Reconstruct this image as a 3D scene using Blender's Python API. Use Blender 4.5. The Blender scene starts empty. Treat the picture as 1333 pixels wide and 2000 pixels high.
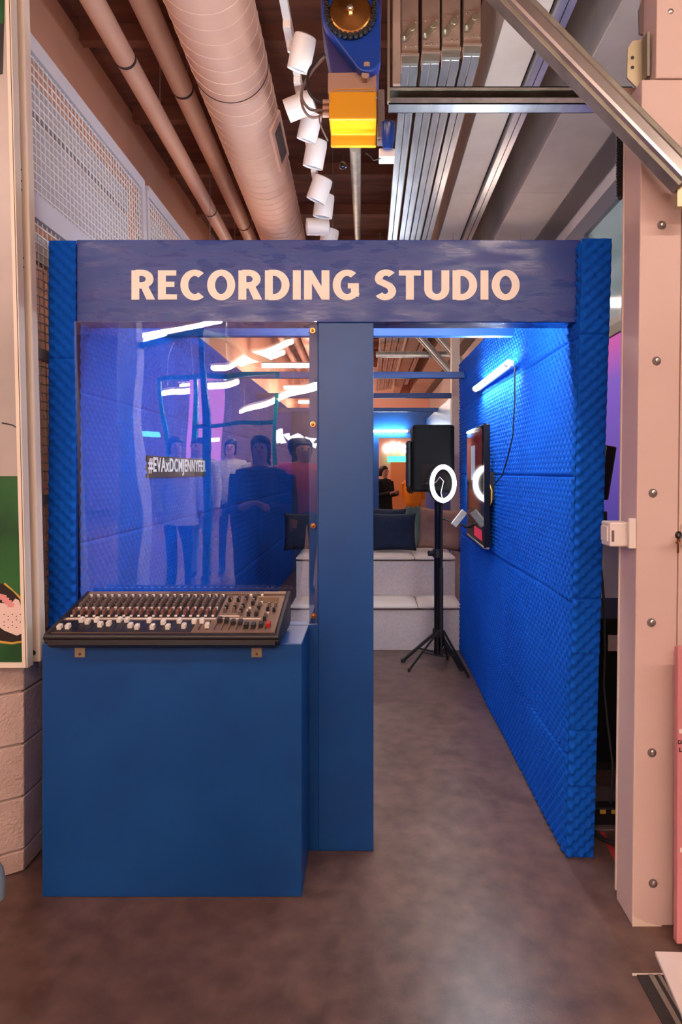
import bpy, bmesh, math, random
import numpy as np
from mathutils import Vector, Matrix, Euler
random.seed(7); np.random.seed(7)
SC = bpy.context.scene
COL = SC.collection
PI = math.pi
# ------------------------------------------------------------------ camera
F = 1200.0; EYE = 1.52; VX, VY = 721.0, 921.0          # focal in pixels of 1333x2000, vanishing point
cd = bpy.data.cameras.new('camera'); cam = bpy.data.objects.new('camera', cd); COL.objects.link(cam)
cd.sensor_fit = 'AUTO'; cd.sensor_width = 36.0; cd.lens = F / 2000 * 36
cd.shift_x = -(VX - 666.5) / 2000; cd.shift_y = -(1000 - VY) / 2000
cd.clip_start = 0.05; cd.clip_end = 100
cam.location = (0, 0, EYE); cam.rotation_euler = (PI/2, 0, 0)
SC.camera = cam
# ------------------------------------------------------------------ world / exposure
w = bpy.data.worlds.new('world'); SC.world = w; w.use_nodes = True
w.node_tree.nodes['Background'].inputs[0].default_value = (0.85, 0.62, 0.52, 1)
w.node_tree.nodes['Background'].inputs[1].default_value = 0.25
SC.view_settings.view_transform = 'Standard'; SC.view_settings.look = 'None'
SC.view_settings.exposure = 0.5; SC.view_settings.gamma = 1.0; SC.view_settings.use_curve_mapping = False
WARM = (1.0, 0.77, 0.63)
TUBE_HALL = 62.0      # hall tubes
TUBE_STUDIO = 130.0    # studio tubes

# ------------------------------------------------------------------ helpers
def P(px, py, d): return Vector(((px-VX)/F*d, d, EYE+(VY-py)/F*d))
def lin(c):
    return tuple((x/12.92 if x <= .04045 else ((x+.055)/1.055)**2.4) for x in c)
def rgb(r, g, b): return lin((r/255, g/255, b/255))

class G:
    def __init__(s): s.v = []; s.f = []
    def add(s, vs, fs):
        n = len(s.v); s.v += [tuple(v) for v in vs]; s.f += [tuple(i+n for i in f) for f in fs]; return s
    def box(s, x0, x1, y0, y1, z0, z1):
        return s.add([(x0,y0,z0),(x1,y0,z0),(x1,y1,z0),(x0,y1,z0),(x0,y0,z1),(x1,y0,z1),(x1,y1,z1),(x0,y1,z1)],
                     [(0,3,2,1),(4,5,6,7),(0,1,5,4),(1,2,6,5),(2,3,7,6),(3,0,4,7)])
    def hexa(s, p):   # 8 corners in box order
        return s.add(p, [(0,3,2,1),(4,5,6,7),(0,1,5,4),(1,2,6,5),(2,3,7,6),(3,0,4,7)])
    def obox(s, c, size, rot=(0,0,0)):
        m = Euler(rot).to_matrix(); c = Vector(c); a, b, d = (x/2 for x in size)
        pts = [(-a,-b,-d),(a,-b,-d),(a,b,-d),(-a,b,-d),(-a,-b,d),(a,-b,d),(a,b,d),(-a,b,d)]
        return s.hexa([c + m @ Vector(p) for p in pts])
    def bar(s, p0, p1, wd, hg, up=(0,0,1)):
        p0 = Vector(p0); p1 = Vector(p1); t = (p1-p0).normalized(); u = Vector(up)
        a = t.cross(u)
        if a.length < 1e-4: a = t.cross(Vector((0,1,0)))
        a.normalize(); b = a.cross(t).normalized(); a = a*wd/2; b = b*hg/2
        return s.hexa([p0-a-b, p0+a-b, p1+a-b, p1-a-b, p0-a+b, p0+a+b, p1+a+b, p1-a+b])
    def cyl(s, p0, p1, r0, r1=None, n=16, caps=True):
        return s.tube([p0, p1], [r0, r0 if r1 is None else r1], n, caps)
    def tube(s, pts, r, n=10, caps=True, closed=False):
        pts = [Vector(p) for p in pts]; m = len(pts)
        rs = r if isinstance(r, (list, tuple)) else [r]*m
        vs = []; prev = None
        for i, p in enumerate(pts):
            if closed: t = pts[(i+1) % m]-pts[i-1]
            else: t = pts[min(i+1, m-1)]-pts[max(i-1, 0)]
            t.normalize()
            if prev is None:
                a = t.cross(Vector((0,0,1)))
                if a.length < 1e-3: a = t.cross(Vector((0,1,0)))
            else: a = prev - t*prev.dot(t)
            a.normalize(); prev = a; b = t.cross(a)
            for k in range(n):
                an = 2*PI*k/n; vs.append(p + (a*math.cos(an)+b*math.sin(an))*rs[i])
        fs = []
        for i in range(m if closed else m-1):
            j = (i+1) % m
            for k in range(n):
                k2 = (k+1) % n; fs.append((i*n+k, i*n+k2, j*n+k2, j*n+k))
        if caps and not closed:
            fs.append(tuple(range(n-1, -1, -1))); fs.append(tuple((m-1)*n+k for k in range(n)))
        return s.add(vs, fs)
    def lathe(s, p0, axis, prof, n=20):   # prof: list of (distance along axis, radius)
        p0 = Vector(p0); t = Vector(axis).normalized()
        a = t.cross(Vector((0,0,1)))
        if a.length < 1e-3: a = t.cross(Vector((0,1,0)))
        a.normalize(); b = t.cross(a); vs = []
        for h, r in prof:
            for k in range(n):
                an = 2*PI*k/n; vs.append(p0+t*h+(a*math.cos(an)+b*math.sin(an))*r)
        m = len(prof); fs = []
        for i in range(m-1):
            for k in range(n):
                k2 = (k+1) % n; fs.append((i*n+k, i*n+k2, (i+1)*n+k2, (i+1)*n+k))
        fs.append(tuple(range(n-1, -1, -1))); fs.append(tuple((m-1)*n+k for k in range(n)))
        return s.add(vs, fs)
    def prism(s, poly, vec):   # poly: 3D points, extruded along vec
        n = len(poly); v = Vector(vec); ps = [Vector(p) for p in poly]
        fs = [tuple(range(n)), tuple(range(2*n-1, n-1, -1))]
        for i in range(n): j = (i+1) % n; fs.append((i, i+n, j+n, j))
        return s.add(ps+[p+v for p in ps], fs)
    def torus(s, c, normal, R, r, n=40, m=10, sx=1.0):
        c = Vector(c); nn = Vector(normal).normalized(); a = nn.cross(Vector((0,0,1)))
        if a.length < 1e-3: a = Vector((1,0,0))
        a.normalize(); b = nn.cross(a)
        pts = [c+(a*math.cos(2*PI*k/n)+b*math.sin(2*PI*k/n))*R for k in range(n)]
        return s.tube(pts, r, m, closed=True)

ORG = {}
def O(name, g, m=None, parent=None, bevel=0, smooth=False, local=False, sub=0):
    """one mesh object; coordinates are world ones unless local=True"""
    if parent is not None: org = ORG[parent.name]
    else: org = Vector((0,0,0))
    if parent is None and not local:
        a = np.array(g.v); org = Vector((float((a[:,0].min()+a[:,0].max())/2), float((a[:,1].min()+a[:,1].max())/2), float(a[:,2].min())))
    vs = g.v if local else [(x-org.x, y-org.y, z-org.z) for x, y, z in g.v]
    me = bpy.data.meshes.new(name); me.from_pydata(vs, [], g.f); me.update()
    bm = bmesh.new(); bm.from_mesh(me); bmesh.ops.recalc_face_normals(bm, faces=bm.faces); bm.to_mesh(me); bm.free()
    if smooth:
        me.polygons.foreach_set('use_smooth', [True]*len(me.polygons)); me.set_sharp_from_angle(angle=math.radians(40))
    o = bpy.data.objects.new(name, me); COL.objects.link(o)
    if m is not None: me.materials.append(m)
    if parent is not None: o.parent = parent
    elif not local: o.location = org
    ORG[o.name] = Vector(org)
    if bevel:
        b = o.modifiers.new('bevel', 'BEVEL'); b.width = bevel; b.segments = 2; b.limit_method = 'ANGLE'; b.angle_limit = .6
    if sub:
        b = o.modifiers.new('sub', 'SUBSURF'); b.levels = sub; b.render_levels = sub
    return o
def tag(o, label=None, cat=None, group=None, kind=None):
    if label: o['label'] = label
    if cat: o['category'] = cat
    if group: o['group'] = group
    if kind: o['kind'] = kind
    return o
def T(name, loc, label, cat, group=None, kind=None):
    o = bpy.data.objects.new(name, None); COL.objects.link(o); o.location = loc; o.empty_display_size = .05
    ORG[o.name] = Vector(loc)
    return tag(o, label, cat, group, kind)
def inst(name, mesh, parent, loc, rot=None, scale=None):   # a part that shares mesh data; loc in world
    o = bpy.data.objects.new(name, mesh); COL.objects.link(o); o.parent = parent
    o.location = Vector(loc)-ORG[parent.name]
    if rot: o.rotation_euler = rot
    if scale: o.scale = scale
    ORG[o.name] = Vector(loc); return o
def mesh_of(name, g, m, smooth=False):
    me = bpy.data.meshes.new(name); me.from_pydata(g.v, [], g.f); me.update()
    bm = bmesh.new(); bm.from_mesh(me); bmesh.ops.recalc_face_normals(bm, faces=bm.faces); bm.to_mesh(me); bm.free()
    me.materials.append(m)
    if smooth: me.polygons.foreach_set('use_smooth', [True]*len(me.polygons)); me.set_sharp_from_angle(angle=math.radians(40))
    return me

# ------------------------------------------------------------------ materials
M = {}
def mat(name, c, rough=.6, metal=0, c2=None, scale=6, detail=4, bump=0, bscale=60, lo=.35, hi=.65, stretch=None, spec=.5, coat=0, emit=None, es=0):
    m = bpy.data.materials.new(name); m.use_nodes = True; nt = m.node_tree; b = nt.nodes['Principled BSDF']
    b.inputs['Base Color'].default_value = (*c, 1); b.inputs['Roughness'].default_value = rough; b.inputs['Metallic'].default_value = metal
    b.inputs['Specular IOR Level'].default_value = spec; b.inputs['Coat Weight'].default_value = coat
    tc = None
    def coords():
        nonlocal tc
        if tc is None:
            t = nt.nodes.new('ShaderNodeTexCoord'); mp = nt.nodes.new('ShaderNodeMapping')
            nt.links.new(t.outputs['Object'], mp.inputs['Vector'])
            if stretch: mp.inputs['Scale'].default_value = stretch
            tc = mp.outputs['Vector']
        return tc
    if c2 is not None:
        n = nt.nodes.new('ShaderNodeTexNoise'); n.inputs['Scale'].default_value = scale; n.inputs['Detail'].default_value = detail
        nt.links.new(coords(), n.inputs['Vector'])
        r = nt.nodes.new('ShaderNodeValToRGB'); r.color_ramp.elements[0].position = lo; r.color_ramp.elements[1].position = hi
        r.color_ramp.elements[0].color = (*c, 1); r.color_ramp.elements[1].color = (*c2, 1)
        nt.links.new(n.outputs['Fac'], r.inputs['Fac']); nt.links.new(r.outputs['Color'], b.inputs['Base Color'])
    if bump:
        n = nt.nodes.new('ShaderNodeTexNoise'); n.inputs['Scale'].default_value = bscale; n.inputs['Detail'].default_value = 3
        nt.links.new(coords(), n.inputs['Vector'])
        bp = nt.nodes.new('ShaderNodeBump'); bp.inputs['Strength'].default_value = bump; bp.inputs['Distance'].default_value = .01
        nt.links.new(n.outputs['Fac'], bp.inputs['Height']); nt.links.new(bp.outputs['Normal'], b.inputs['Normal'])
    if emit is not None:
        b.inputs['Emission Color'].default_value = (*emit, 1); b.inputs['Emission Strength'].default_value = es
    M[name] = m; return m
mat('floor', rgb(118,90,80), .32, c2=rgb(86,63,56), scale=13, detail=10, bump=.05, bscale=180, lo=.28, hi=.72)
mat('blue_paint', rgb(3,76,146), .42, c2=rgb(2,68,136), scale=4, bump=.03, bscale=300)
mat('blue_header', rgb(22,58,140), .33, c2=rgb(40,60,140), scale=5, detail=8, bump=.05, bscale=30, lo=.45, hi=.6, stretch=(1,1,4))
mat('foam_blue', rgb(4,87,194), .9, c2=rgb(4,79,182), scale=3, spec=.2)
hb_ = M['blue_header'].node_tree; nz_ = hb_.nodes.new('ShaderNodeTexNoise'); nz_.inputs['Scale'].default_value = 7; nz_.inputs['Detail'].default_value = 6
mr_ = hb_.nodes.new('ShaderNodeMapRange'); mr_.inputs['From Min'].default_value = .4; mr_.inputs['From Max'].default_value = .6; mr_.inputs['To Min'].default_value = .22; mr_.inputs['To Max'].default_value = .48
mp_ = [n for n in hb_.nodes if n.type == 'MAPPING'][0]; hb_.links.new(mp_.outputs[0], nz_.inputs['Vector']); hb_.links.new(nz_.outputs['Fac'], mr_.inputs['Value']); hb_.links.new(mr_.outputs[0], hb_.nodes['Principled BSDF'].inputs['Roughness'])
mat('foam_core', rgb(10,60,150), .9)
mat('letter_cream', rgb(250,240,228), .5)
mat('white_vinyl', rgb(245,242,240), .5)
mat('black_print', rgb(14,13,14), .5)
mat('duct', rgb(234,184,160), .5, c2=rgb(226,174,150), scale=2, bump=.02, bscale=40)
mat('duct_rib', rgb(232,194,172), .5)
mat('pipe', rgb(226,176,150), .55, c2=rgb(216,164,138), scale=2)
mat('dark_brown', rgb(52,36,32), .8)  # dark brown for joints, grille openings, frame line and print dots
mat('wall_pink', rgb(228,166,136), .8, c2=rgb(220,156,126), scale=1.5, bump=.08, bscale=80)
mat('wall_pale', rgb(214,206,206), .8, c2=rgb(205,196,196), scale=1.5)
mat('ceil_pale', rgb(220,196,200), .8)
mat('wall_shop', rgb(150,118,118), .8)
mat('block', rgb(210,180,168), .85, c2=rgb(200,170,158), scale=6, bump=.6, bscale=90)
mat('mortar', rgb(168,148,142), .9)
mat('deck', rgb(120,66,46), .85, c2=rgb(92,48,34), scale=2, stretch=(1,6,1))
mat('joist', rgb(128,72,50), .8, c2=rgb(100,54,38), scale=3)
mat('beam', rgb(212,192,178), .6, c2=rgb(198,176,162), scale=2.5, bump=.03)
mat('beam_dark', rgb(112,98,96), .6)
mat('galv', rgb(196,196,200), .32, .85, c2=rgb(165,166,172), scale=14, stretch=(1,.2,1))
mat('galv_dull', rgb(156,150,138), .5, .6, c2=rgb(132,126,116), scale=10)
mat('steel', rgb(205,198,194), .3, .9, c2=rgb(186,180,178), scale=6)
mat('steel_box', rgb(190,160,142), .42, .3, c2=rgb(170,140,122), scale=5)
mat('zinc', rgb(182,168,140), .4, .7)
mat('brass', rgb(196,140,78), .28, .95, c2=rgb(150,98,50), scale=10)
mat('column', rgb(220,192,182), .5, c2=rgb(213,184,174), scale=2, bump=.05, bscale=200)
mat('post', rgb(232,212,194), .5)
mat('cage', rgb(190,180,184), .45, .1)
mat('wire', rgb(228,218,214), .4, .1)
mat('backing', rgb(178,166,168), .6, c2=rgb(168,156,158), scale=3)
mat('frame_cream', rgb(238,222,204), .45)
mat('poster_grey', rgb(196,182,176), .35, c2=rgb(160,150,144), scale=2.2, lo=.3, hi=.75)
mat('poster_green', rgb(44,104,52), .35, c2=rgb(28,74,38), scale=5)
mat('print_white', rgb(236,208,198), .4); mat('print_pink', rgb(228,150,150), .4); mat('print_dark', rgb(40,32,30), .4); mat('print_yellow', rgb(206,160,70), .4)
mat('black', rgb(22,20,21), .5); mat('black_gloss', rgb(16,15,17), .16); mat('black_rough', rgb(12,11,12), .75, spec=.2, bump=.2, bscale=400)
mat('mixer_top', rgb(150,122,102), .42, .35, c2=rgb(134,106,88), scale=4)
mat('mixer_dark', rgb(34,29,33), .42); mat('mixer_body', rgb(30,25,28), .4)
mat('knob_grey', rgb(112,92,86), .5); mat('knob_brown', rgb(128,84,72), .5); mat('cap_white', rgb(240,228,214), .4)
mat('fader_black', rgb(40,34,32), .5); mat('red', rgb(176,26,32), .45); mat('strip_cream', rgb(226,206,188), .5); mat('lcd', rgb(120,88,58), .2)
mat('bench', rgb(202,186,180), .8, c2=rgb(190,174,168), scale=40, bump=.1, bscale=300)
mat('cushion_white', rgb(216,202,186), .85, bump=.15, bscale=50)
mat('navy', rgb(16,30,52), .9, c2=rgb(22,38,62), scale=14, bump=.15, bscale=60)
mat('taupe', rgb(160,124,106), .9, c2=rgb(146,112,96), scale=14, bump=.15, bscale=60)
mat('white_plastic', rgb(236,222,214), .4); mat('spot_white', rgb(238,222,212), .4); mat('reflector', rgb(215,213,215), .25, .5)
mat('hoist_blue', rgb(14,62,160), .35); mat('hoist_blue_shaded', rgb(52,44,104), .45); mat('hoist_yellow', rgb(226,158,8), .42)  # dark purple housing colour is the hoist blue with its shade painted in
mat('hoist_beige', rgb(176,138,120), .5, .3); mat('rubber', rgb(36,31,30), .6); mat('cable_grey', rgb(120,96,88), .5)
mat('motor_blue', rgb(16,40,96), .25)
mat('pink_board', rgb(214,136,138), .5); mat('white_board', rgb(242,226,218), .5)
mat('track_dark', rgb(46,38,34), .6, bump=.4, bscale=250); mat('tape_red', rgb(196,60,60), .6)
mat('win_frame', rgb(112,112,124), .5); mat('win_glass', rgb(170,206,208), .1, spec=.6)
mat('green_frame', rgb(18,132,120), .4); mat('skin', rgb(206,150,126), .6); mat('hair', rgb(26,20,19), .5)
mat('coat_black', rgb(22,20,26), .8); mat('orange', rgb(244,138,26), .7); mat('jeans', rgb(104,150,160), .8); mat('denim_pale', rgb(170,186,206), .8)
mat('shirt_white', rgb(232,226,226), .8); mat('shirt_lilac', rgb(196,186,206), .8); mat('shirt_red', rgb(206,70,60), .8); mat('shoe', rgb(40,34,34), .6)
mat('store_orange', rgb(240,150,90), .6); mat('store_pink', rgb(226,168,150), .7); mat('wood', rgb(214,192,164), .6)
mat('screen_red', rgb(96,16,24), .08, emit=rgb(110,14,26), es=.25); mat('screen_dark', rgb(18,12,16), .06); mat('screen_pale', rgb(150,160,176), .08, emit=rgb(150,160,180), es=.4)
mat('screen_crimson', rgb(190,30,70), .08, emit=rgb(190,30,70), es=.5)
mat('phone_screen', rgb(120,110,112), .1, c2=rgb(60,50,60), scale=30, emit=rgb(190,185,195), es=.35)
mat('bag_blue', rgb(168,190,206), .6)
def emis(name, c, s):
    m = bpy.data.materials.new(name); m.use_nodes = True; nt = m.node_tree; nt.nodes.clear()
    e = nt.nodes.new('ShaderNodeEmission'); e.inputs[0].default_value = (*c, 1); e.inputs[1].default_value = s
    o = nt.nodes.new('ShaderNodeOutputMaterial'); nt.links.new(e.outputs[0], o.inputs[0]); M[name] = m; return m
emis('tube_hall', WARM, TUBE_HALL)
emis('tube_over_added', WARM, 26.0)
emis('tube_far_added', WARM, 85.0)
emis('tube_studio', (0.86, 0.95, 1.0), TUBE_STUDIO)
emis('ring', (1.0, 0.97, 0.95), 9.0)
emis('neon_white', (1.0, 0.97, 0.97), 6.0); emis('neon_green', (0.05, 0.9, 0.45), 3.0); emis('neon_cyan', (0.2, 0.8, 1.0), 4.0); emis('neon_pink', (1.0, 0.3, 0.7), 2.0)
# LED wall: pink at the top running into violet
m = bpy.data.materials.new('led_wall'); m.use_nodes = True; nt = m.node_tree; nt.nodes.clear()
tc = nt.nodes.new('ShaderNodeTexCoord'); sp = nt.nodes.new('ShaderNodeSeparateXYZ'); rp = nt.nodes.new('ShaderNodeValToRGB')
e = nt.nodes.new('ShaderNodeEmission'); e.inputs[1].default_value = .55; out = nt.nodes.new('ShaderNodeOutputMaterial')
nt.links.new(tc.outputs['Generated'], sp.inputs[0]); nt.links.new(sp.outputs['Z'], rp.inputs['Fac']); nt.links.new(rp.outputs['Color'], e.inputs[0]); nt.links.new(e.outputs[0], out.inputs[0])
cr = rp.color_ramp; cr.elements[0].position = 0; cr.elements[0].color = (*rgb(86,72,160), 1); cr.elements[1].position = .97; cr.elements[1].color = (*rgb(226,110,190), 1)
x = cr.elements.new(.45); x.color = (*rgb(128,96,196), 1); x = cr.elements.new(.78); x.color = (*rgb(150,110,214), 1)
M['led_wall'] = m
# clear acrylic: mirror-like film of reflection over full transparency, slightly wavy
m = bpy.data.materials.new('acrylic'); m.use_nodes = True; nt = m.node_tree; nt.nodes.clear()
tr = nt.nodes.new('ShaderNodeBsdfTransparent'); gl = nt.nodes.new('ShaderNodeBsdfGlossy'); gl.inputs['Roughness'].default_value = 0.0
mx = nt.nodes.new('ShaderNodeMixShader'); out = nt.nodes.new('ShaderNodeOutputMaterial'); mx.inputs[0].default_value = .12
tr.inputs[0].default_value = (.97,.98,1,1)
tc = nt.nodes.new('ShaderNodeTexCoord'); mp = nt.nodes.new('ShaderNodeMapping'); mp.inputs['Scale'].default_value = (2.0, 1, .9)
nz = nt.nodes.new('ShaderNodeTexNoise'); nz.inputs['Scale'].default_value = 1.7; nz.inputs['Detail'].default_value = 1
bp = nt.nodes.new('ShaderNodeBump'); bp.inputs['Strength'].default_value = .15; bp.inputs['Distance'].default_value = .02
nt.links.new(tc.outputs['Object'], mp.inputs[0]); nt.links.new(mp.outputs[0], nz.inputs['Vector']); nt.links.new(nz.outputs['Fac'], bp.inputs['Height']); nt.links.new(bp.outputs[0], gl.inputs['Normal'])
nt.links.new(tr.outputs[0], mx.inputs[1]); nt.links.new(gl.outputs[0], mx.inputs[2]); nt.links.new(mx.outputs[0], out.inputs[0])
M['acrylic'] = m

# ------------------------------------------------------------------ building shell
D0 = 2.46                      # plane of the studio front
HALL_L, HALL_R, HALL_B, HALL_F, CEIL = -2.25, 1.97, -9.0, 20.0, 4.92
tag(O('floor', G().box(-7, 7, HALL_B, HALL_F, -.1, 0), M['floor']), 'grey-brown satin resin floor of the hall', None, None, 'structure')
ceil = tag(O('ceiling', G().box(-7, 7, HALL_B, HALL_F, CEIL, CEIL+.1), M['deck']), 'dark reddish-brown timber roof deck above the pipes', None, None, 'structure')
jm = mesh_of('joist', G().box(-2.2, 1.95, -.04, .04, 0, .13), M['joist'])
for i in range(16): inst('joist', jm, ceil, (0, 2.6+i*1.05, CEIL-.13))
tag(O('wall_hall_left', G().box(HALL_L-.1, HALL_L, 2.35, HALL_F, 0, CEIL), M['wall_pink']), 'salmon painted hall wall above the wire cage', None, None, 'structure')
wr = tag(O('wall_hall_right', G().box(HALL_R, HALL_R+.1, 2.3, HALL_F, 0, CEIL), M['wall_pale']), 'pale hall wall beyond the studio, behind the column', None, None, 'structure')
tag(O('wall_hall_far', G().box(-7, 7, HALL_F, HALL_F+.1, 0, CEIL), M['store_pink']), 'far pinkish wall of the hall', None, None, 'structure')
tag(O('wall_shop_rear', G().box(-7, 7, HALL_B-.1, HALL_B, 0, CEIL), M['wall_shop']), 'pale shop wall far behind the viewer', None, None, 'structure')
tag(O('wall_shop_left', G().box(-7.1, -7, HALL_B, HALL_F, 0, CEIL), M['wall_shop']), 'pale side wall of the shop', None, None, 'structure')
tag(O('wall_shop_right', G().box(7, 7.1, HALL_B, HALL_F, 0, CEIL), M['wall_pale']), 'pale opposite side wall of the shop', None, None, 'structure')
SHOPC = 3.95
tag(O('ceiling_shop', G().box(-6.9, .3, HALL_B, 1.1, SHOPC, SHOPC+.08), M['ceil_pale']), 'pale lilac lowered ceiling of the shop behind the viewer', None, None, 'structure')
# window and LED wall on the right hall wall
g = G()
wy0, wy1, wz0, wz1 = 3.6, 7.5, 2.72, 3.62
win = T('window_1', (HALL_R, 5.5, wz0), 'grey framed window high on the right wall', None, None, 'structure')
for a in ((wy0,wy1,wz0-.11,wz0),(wy0,wy1,wz1,wz1+.16),(wy0,wy0+.1,wz0,wz1),(wy1-.1,wy1,wz0,wz1),(5.45,5.53,wz0,wz1)):
    O('window_frame', G().box(HALL_R-.06, HALL_R+.01, a[0], a[1], a[2], a[3]), M['win_frame'], win)
O('pane', G().box(HALL_R-.02, HALL_R-.012, wy0+.1, 5.45, wz0, wz1), M['win_glass'], win)
O('pane', G().box(HALL_R-.02, HALL_R-.012, 5.53, wy1-.1, wz0, wz1), M['win_glass'], win)
led = T('led_wall', (HALL_R-.05, 5.6, 1.0), 'large flat display glowing pink to violet behind the studio', 'display')
O('screen', G().box(HALL_R-.05, HALL_R-.04, 3.4, 7.8, 1.02, 2.58), M['led_wall'], led)
O('bezel', G().box(HALL_R-.075, HALL_R-.002, 3.38, 7.82, 2.58, 2.66).box(HALL_R-.04, HALL_R-.002, 3.38, 7.82, 1.0, 2.58).box(HALL_R-.075, HALL_R-.002, 3.38, 7.82, .98, 1.02), M['black'], led)

# block corner pier and knee wall on the left
LEAN = .0253
bw = T('wall_block', (-1.4, 2.4, 0), 'painted concrete block pier at the left edge', None, None, 'structure')
zs = [0, .085, .285, .485, .685, .885, 1.085, 1.285, 1.485, 1.685, 1.885, 2.085, 2.285, 2.485, 2.685, 2.885, 3.085, 3.285]
cx, cy = -1.312, 2.335
ux, uy = -math.cos(math.radians(32)), -math.sin(math.radians(32))
for i in range(len(zs)-1):
    z0, z1 = zs[i]+.004, zs[i+1]-.004
    lens = (.40, .40) if i % 2 else (.20, .40, .2)
    a = 0 if zs[i] < .8 else .12
    for L in lens:
        p0 = Vector((cx+ux*(a+.003 if a else 0), cy+uy*(a+.003 if a else 0), z0)); p1 = Vector((cx+ux*(a+L-.003), cy+uy*(a+L-.003), z0))
        nrm = Vector((uy, -ux, 0))*.16
        if a == 0: pb = [p0, Vector((cx, cy+.19, z0)), p1+nrm, p1]
        else: pb = [p0, p0+nrm, p1+nrm, p1]
        O('block', G().prism(pb, (0,0,z1-z0)), M['block'], bw, bevel=.004); a += L
    if z1 < .9:
        for k in range(6):
            y0 = cy+.195+k*.4; O('block', G().box(cx-.15, cx, y0, y0+.394, z0, z1 if i < 4 else .78), M['block'], bw, bevel=.004)
g = G().prism([(cx+ux*.01-.004, cy+.004, 0), (cx-.006, cy+.2, 0), (cx+ux*.8-.06, cy+uy*.8+.12, 0), (cx+ux*.8, cy+uy*.8+.006, 0)], (0,0,.88))
O('mortar', g, M['mortar'], bw)
O('mortar', G().box(cx-.146, cx-.006, cy+.19, cy+2.6, 0, .775), M['mortar'], bw)

# ------------------------------------------------------------------ foam sheets
PITCH, AMP = .047, .0095
def foam_sheet(parent, u0, u1, v0, v1, fn, res=6, name='foam_sheet', amp=AMP, depth=.03):
    """heightfield over (u,v); fn(u,v,h) -> arrays of x,y,z"""
    nu = max(4, int((u1-u0)/PITCH*res)); nv = max(4, int((v1-v0)/PITCH*res))
    U, V = np.meshgrid(np.linspace(u0, u1, nu+1), np.linspace(v0, v1, nv+1), indexing='ij')
    H = amp*np.sin(2*PI*U/PITCH)*np.sin(2*PI*V/PITCH)
    ed = np.minimum(np.minimum(U-u0, u1-U), np.minimum(V-v0, v1-V))
    wob = .003*np.sin(U*5.1+v0*9)+.003*np.sin(V*6.3+u0*7)
    H = (H+amp+wob)*(.35+.65*np.clip(ed/.006, 0, 1)) + .012*(.75+.25*np.clip(ed/.002, 0, 1))
    X, Y, Z = fn(U, V, H)
    vs = np.stack([X, Y, Z], -1).reshape(-1, 3) - np.array(ORG[parent.name])
    idx = np.arange((nu+1)*(nv+1)).reshape(nu+1, nv+1)
    fs = np.stack([idx[:-1,:-1], idx[1:,:-1], idx[1:,1:], idx[:-1,1:]], -1).reshape(-1, 4)
    me = bpy.data.meshes.new(name); me.vertices.add(len(vs)); me.vertices.foreach_set('co', vs.astype(np.float32).ravel())
    me.loops.add(fs.size); me.loops.foreach_set('vertex_index', fs.ravel().astype(np.int32))
    me.polygons.add(len(fs)); me.polygons.foreach_set('loop_start', np.arange(0, fs.size, 4, dtype=np.int32)); me.polygons.foreach_set('loop_total', np.full(len(fs), 4, dtype=np.int32))
    me.polygons.foreach_set('use_smooth', np.ones(len(fs), dtype=bool))
    me.update(); me.validate(); me.materials.append(M['foam_blue'])
    o = bpy.data.objects.new(name, me); COL.objects.link(o); o.parent = parent; ORG[o.name] = ORG[parent.name]; return o

TOP = 2.435
# right studio wall: leans a little outward at its near end
def rx(y, z): return .787 + .026*z*np.clip(1-(y-2.42)/2.6, 0, 1)
wrt = T('wall_right', (.86, 3.8, 0), 'blue foam clad right wall of the recording studio', None, None, 'structure')
ye = 5.22
g = G().hexa([(rx(2.44,0)+.006,2.44,0),(.872,2.44,0),(.872,ye,0),(rx(ye,0)+.006,ye,0),(float(rx(2.44,TOP))+.006,2.44,TOP),(.945,2.44,TOP),(.90,ye,TOP),(float(rx(ye,TOP))+.006,ye,TOP)])
O('core', g, M['foam_core'], wrt)
zr = [0.0, .40, 1.0, 1.5, 2.05, TOP]; yr = [2.43, 3.36, 4.30, ye]
for i in range(5):
    off = (.0, .35, .1, .45, .2)[i]; ys = [yr[0]] + [y+off-.25 for y in yr[1:-1]] + [yr[-1]]
    for j in range(3):
        foam_sheet(wrt, ys[j], ys[j+1], zr[i], zr[i+1], lambda U, V, H: (rx(U, V)+.006-H, U, V), res=6 if j < 2 else 5)
ze = [0.0, .28, .50, .80, 1.02, 2.06, TOP+.004]
for i in range(6):
    foam_sheet(wrt, 0, 1, ze[i], ze[i+1], lambda U, V, H: (rx(2.44, V)+U*(.093+.010*V), 2.44-H, V), res=.7*.11*10, name='foam_end') if False else None
def end_strip(parent, x0f, x1f, yf, zlist, flip=False):
    for i in range(len(zlist)-1):
        foam_sheet(parent, 0, .112, zlist[i], zlist[i+1], lambda U, V, H: (x0f(V)+(U/.112)*(x1f(V)-x0f(V)), yf-H, V), res=7, name='foam_end')
end_strip(wrt, lambda z: rx(2.42, z)-.010, lambda z: .886+.030*z, 2.435, ze)
for i in range(5):
    foam_sheet(wrt, 2.43, 3.4, zr[i], zr[i+1], lambda U, V, H: (.872+.030*V+H*.6-.004, U, V), res=5, name='foam_outer')
# left studio wall
LX = -1.17
wlf = T('wall_left', (-1.22, 5.5, 0), 'blue foam clad left wall of the recording studio', None, None, 'structure')
O('core', G().box(LX-.10, LX-.006, 2.47, 9.25, 0, TOP), M['foam_core'], wlf)
yl = [2.48, 3.3, 4.25, 5.2, 6.5, 7.9, 9.2]
zl = [0.0, .62, 1.23, 1.84, TOP]
for i in range(4):
    for j in range(6):
        foam_sheet(wlf, yl[j], yl[j+1], zl[i], zl[i+1], lambda U, V, H: (LX-.006+H, U, V), res=5 if j < 3 else 3)
end_strip(wlf, lambda z: -1.277+0*z, lambda z: -1.168+0*z, 2.462, [0.0, .9, 1.97, TOP+.006])
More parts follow.
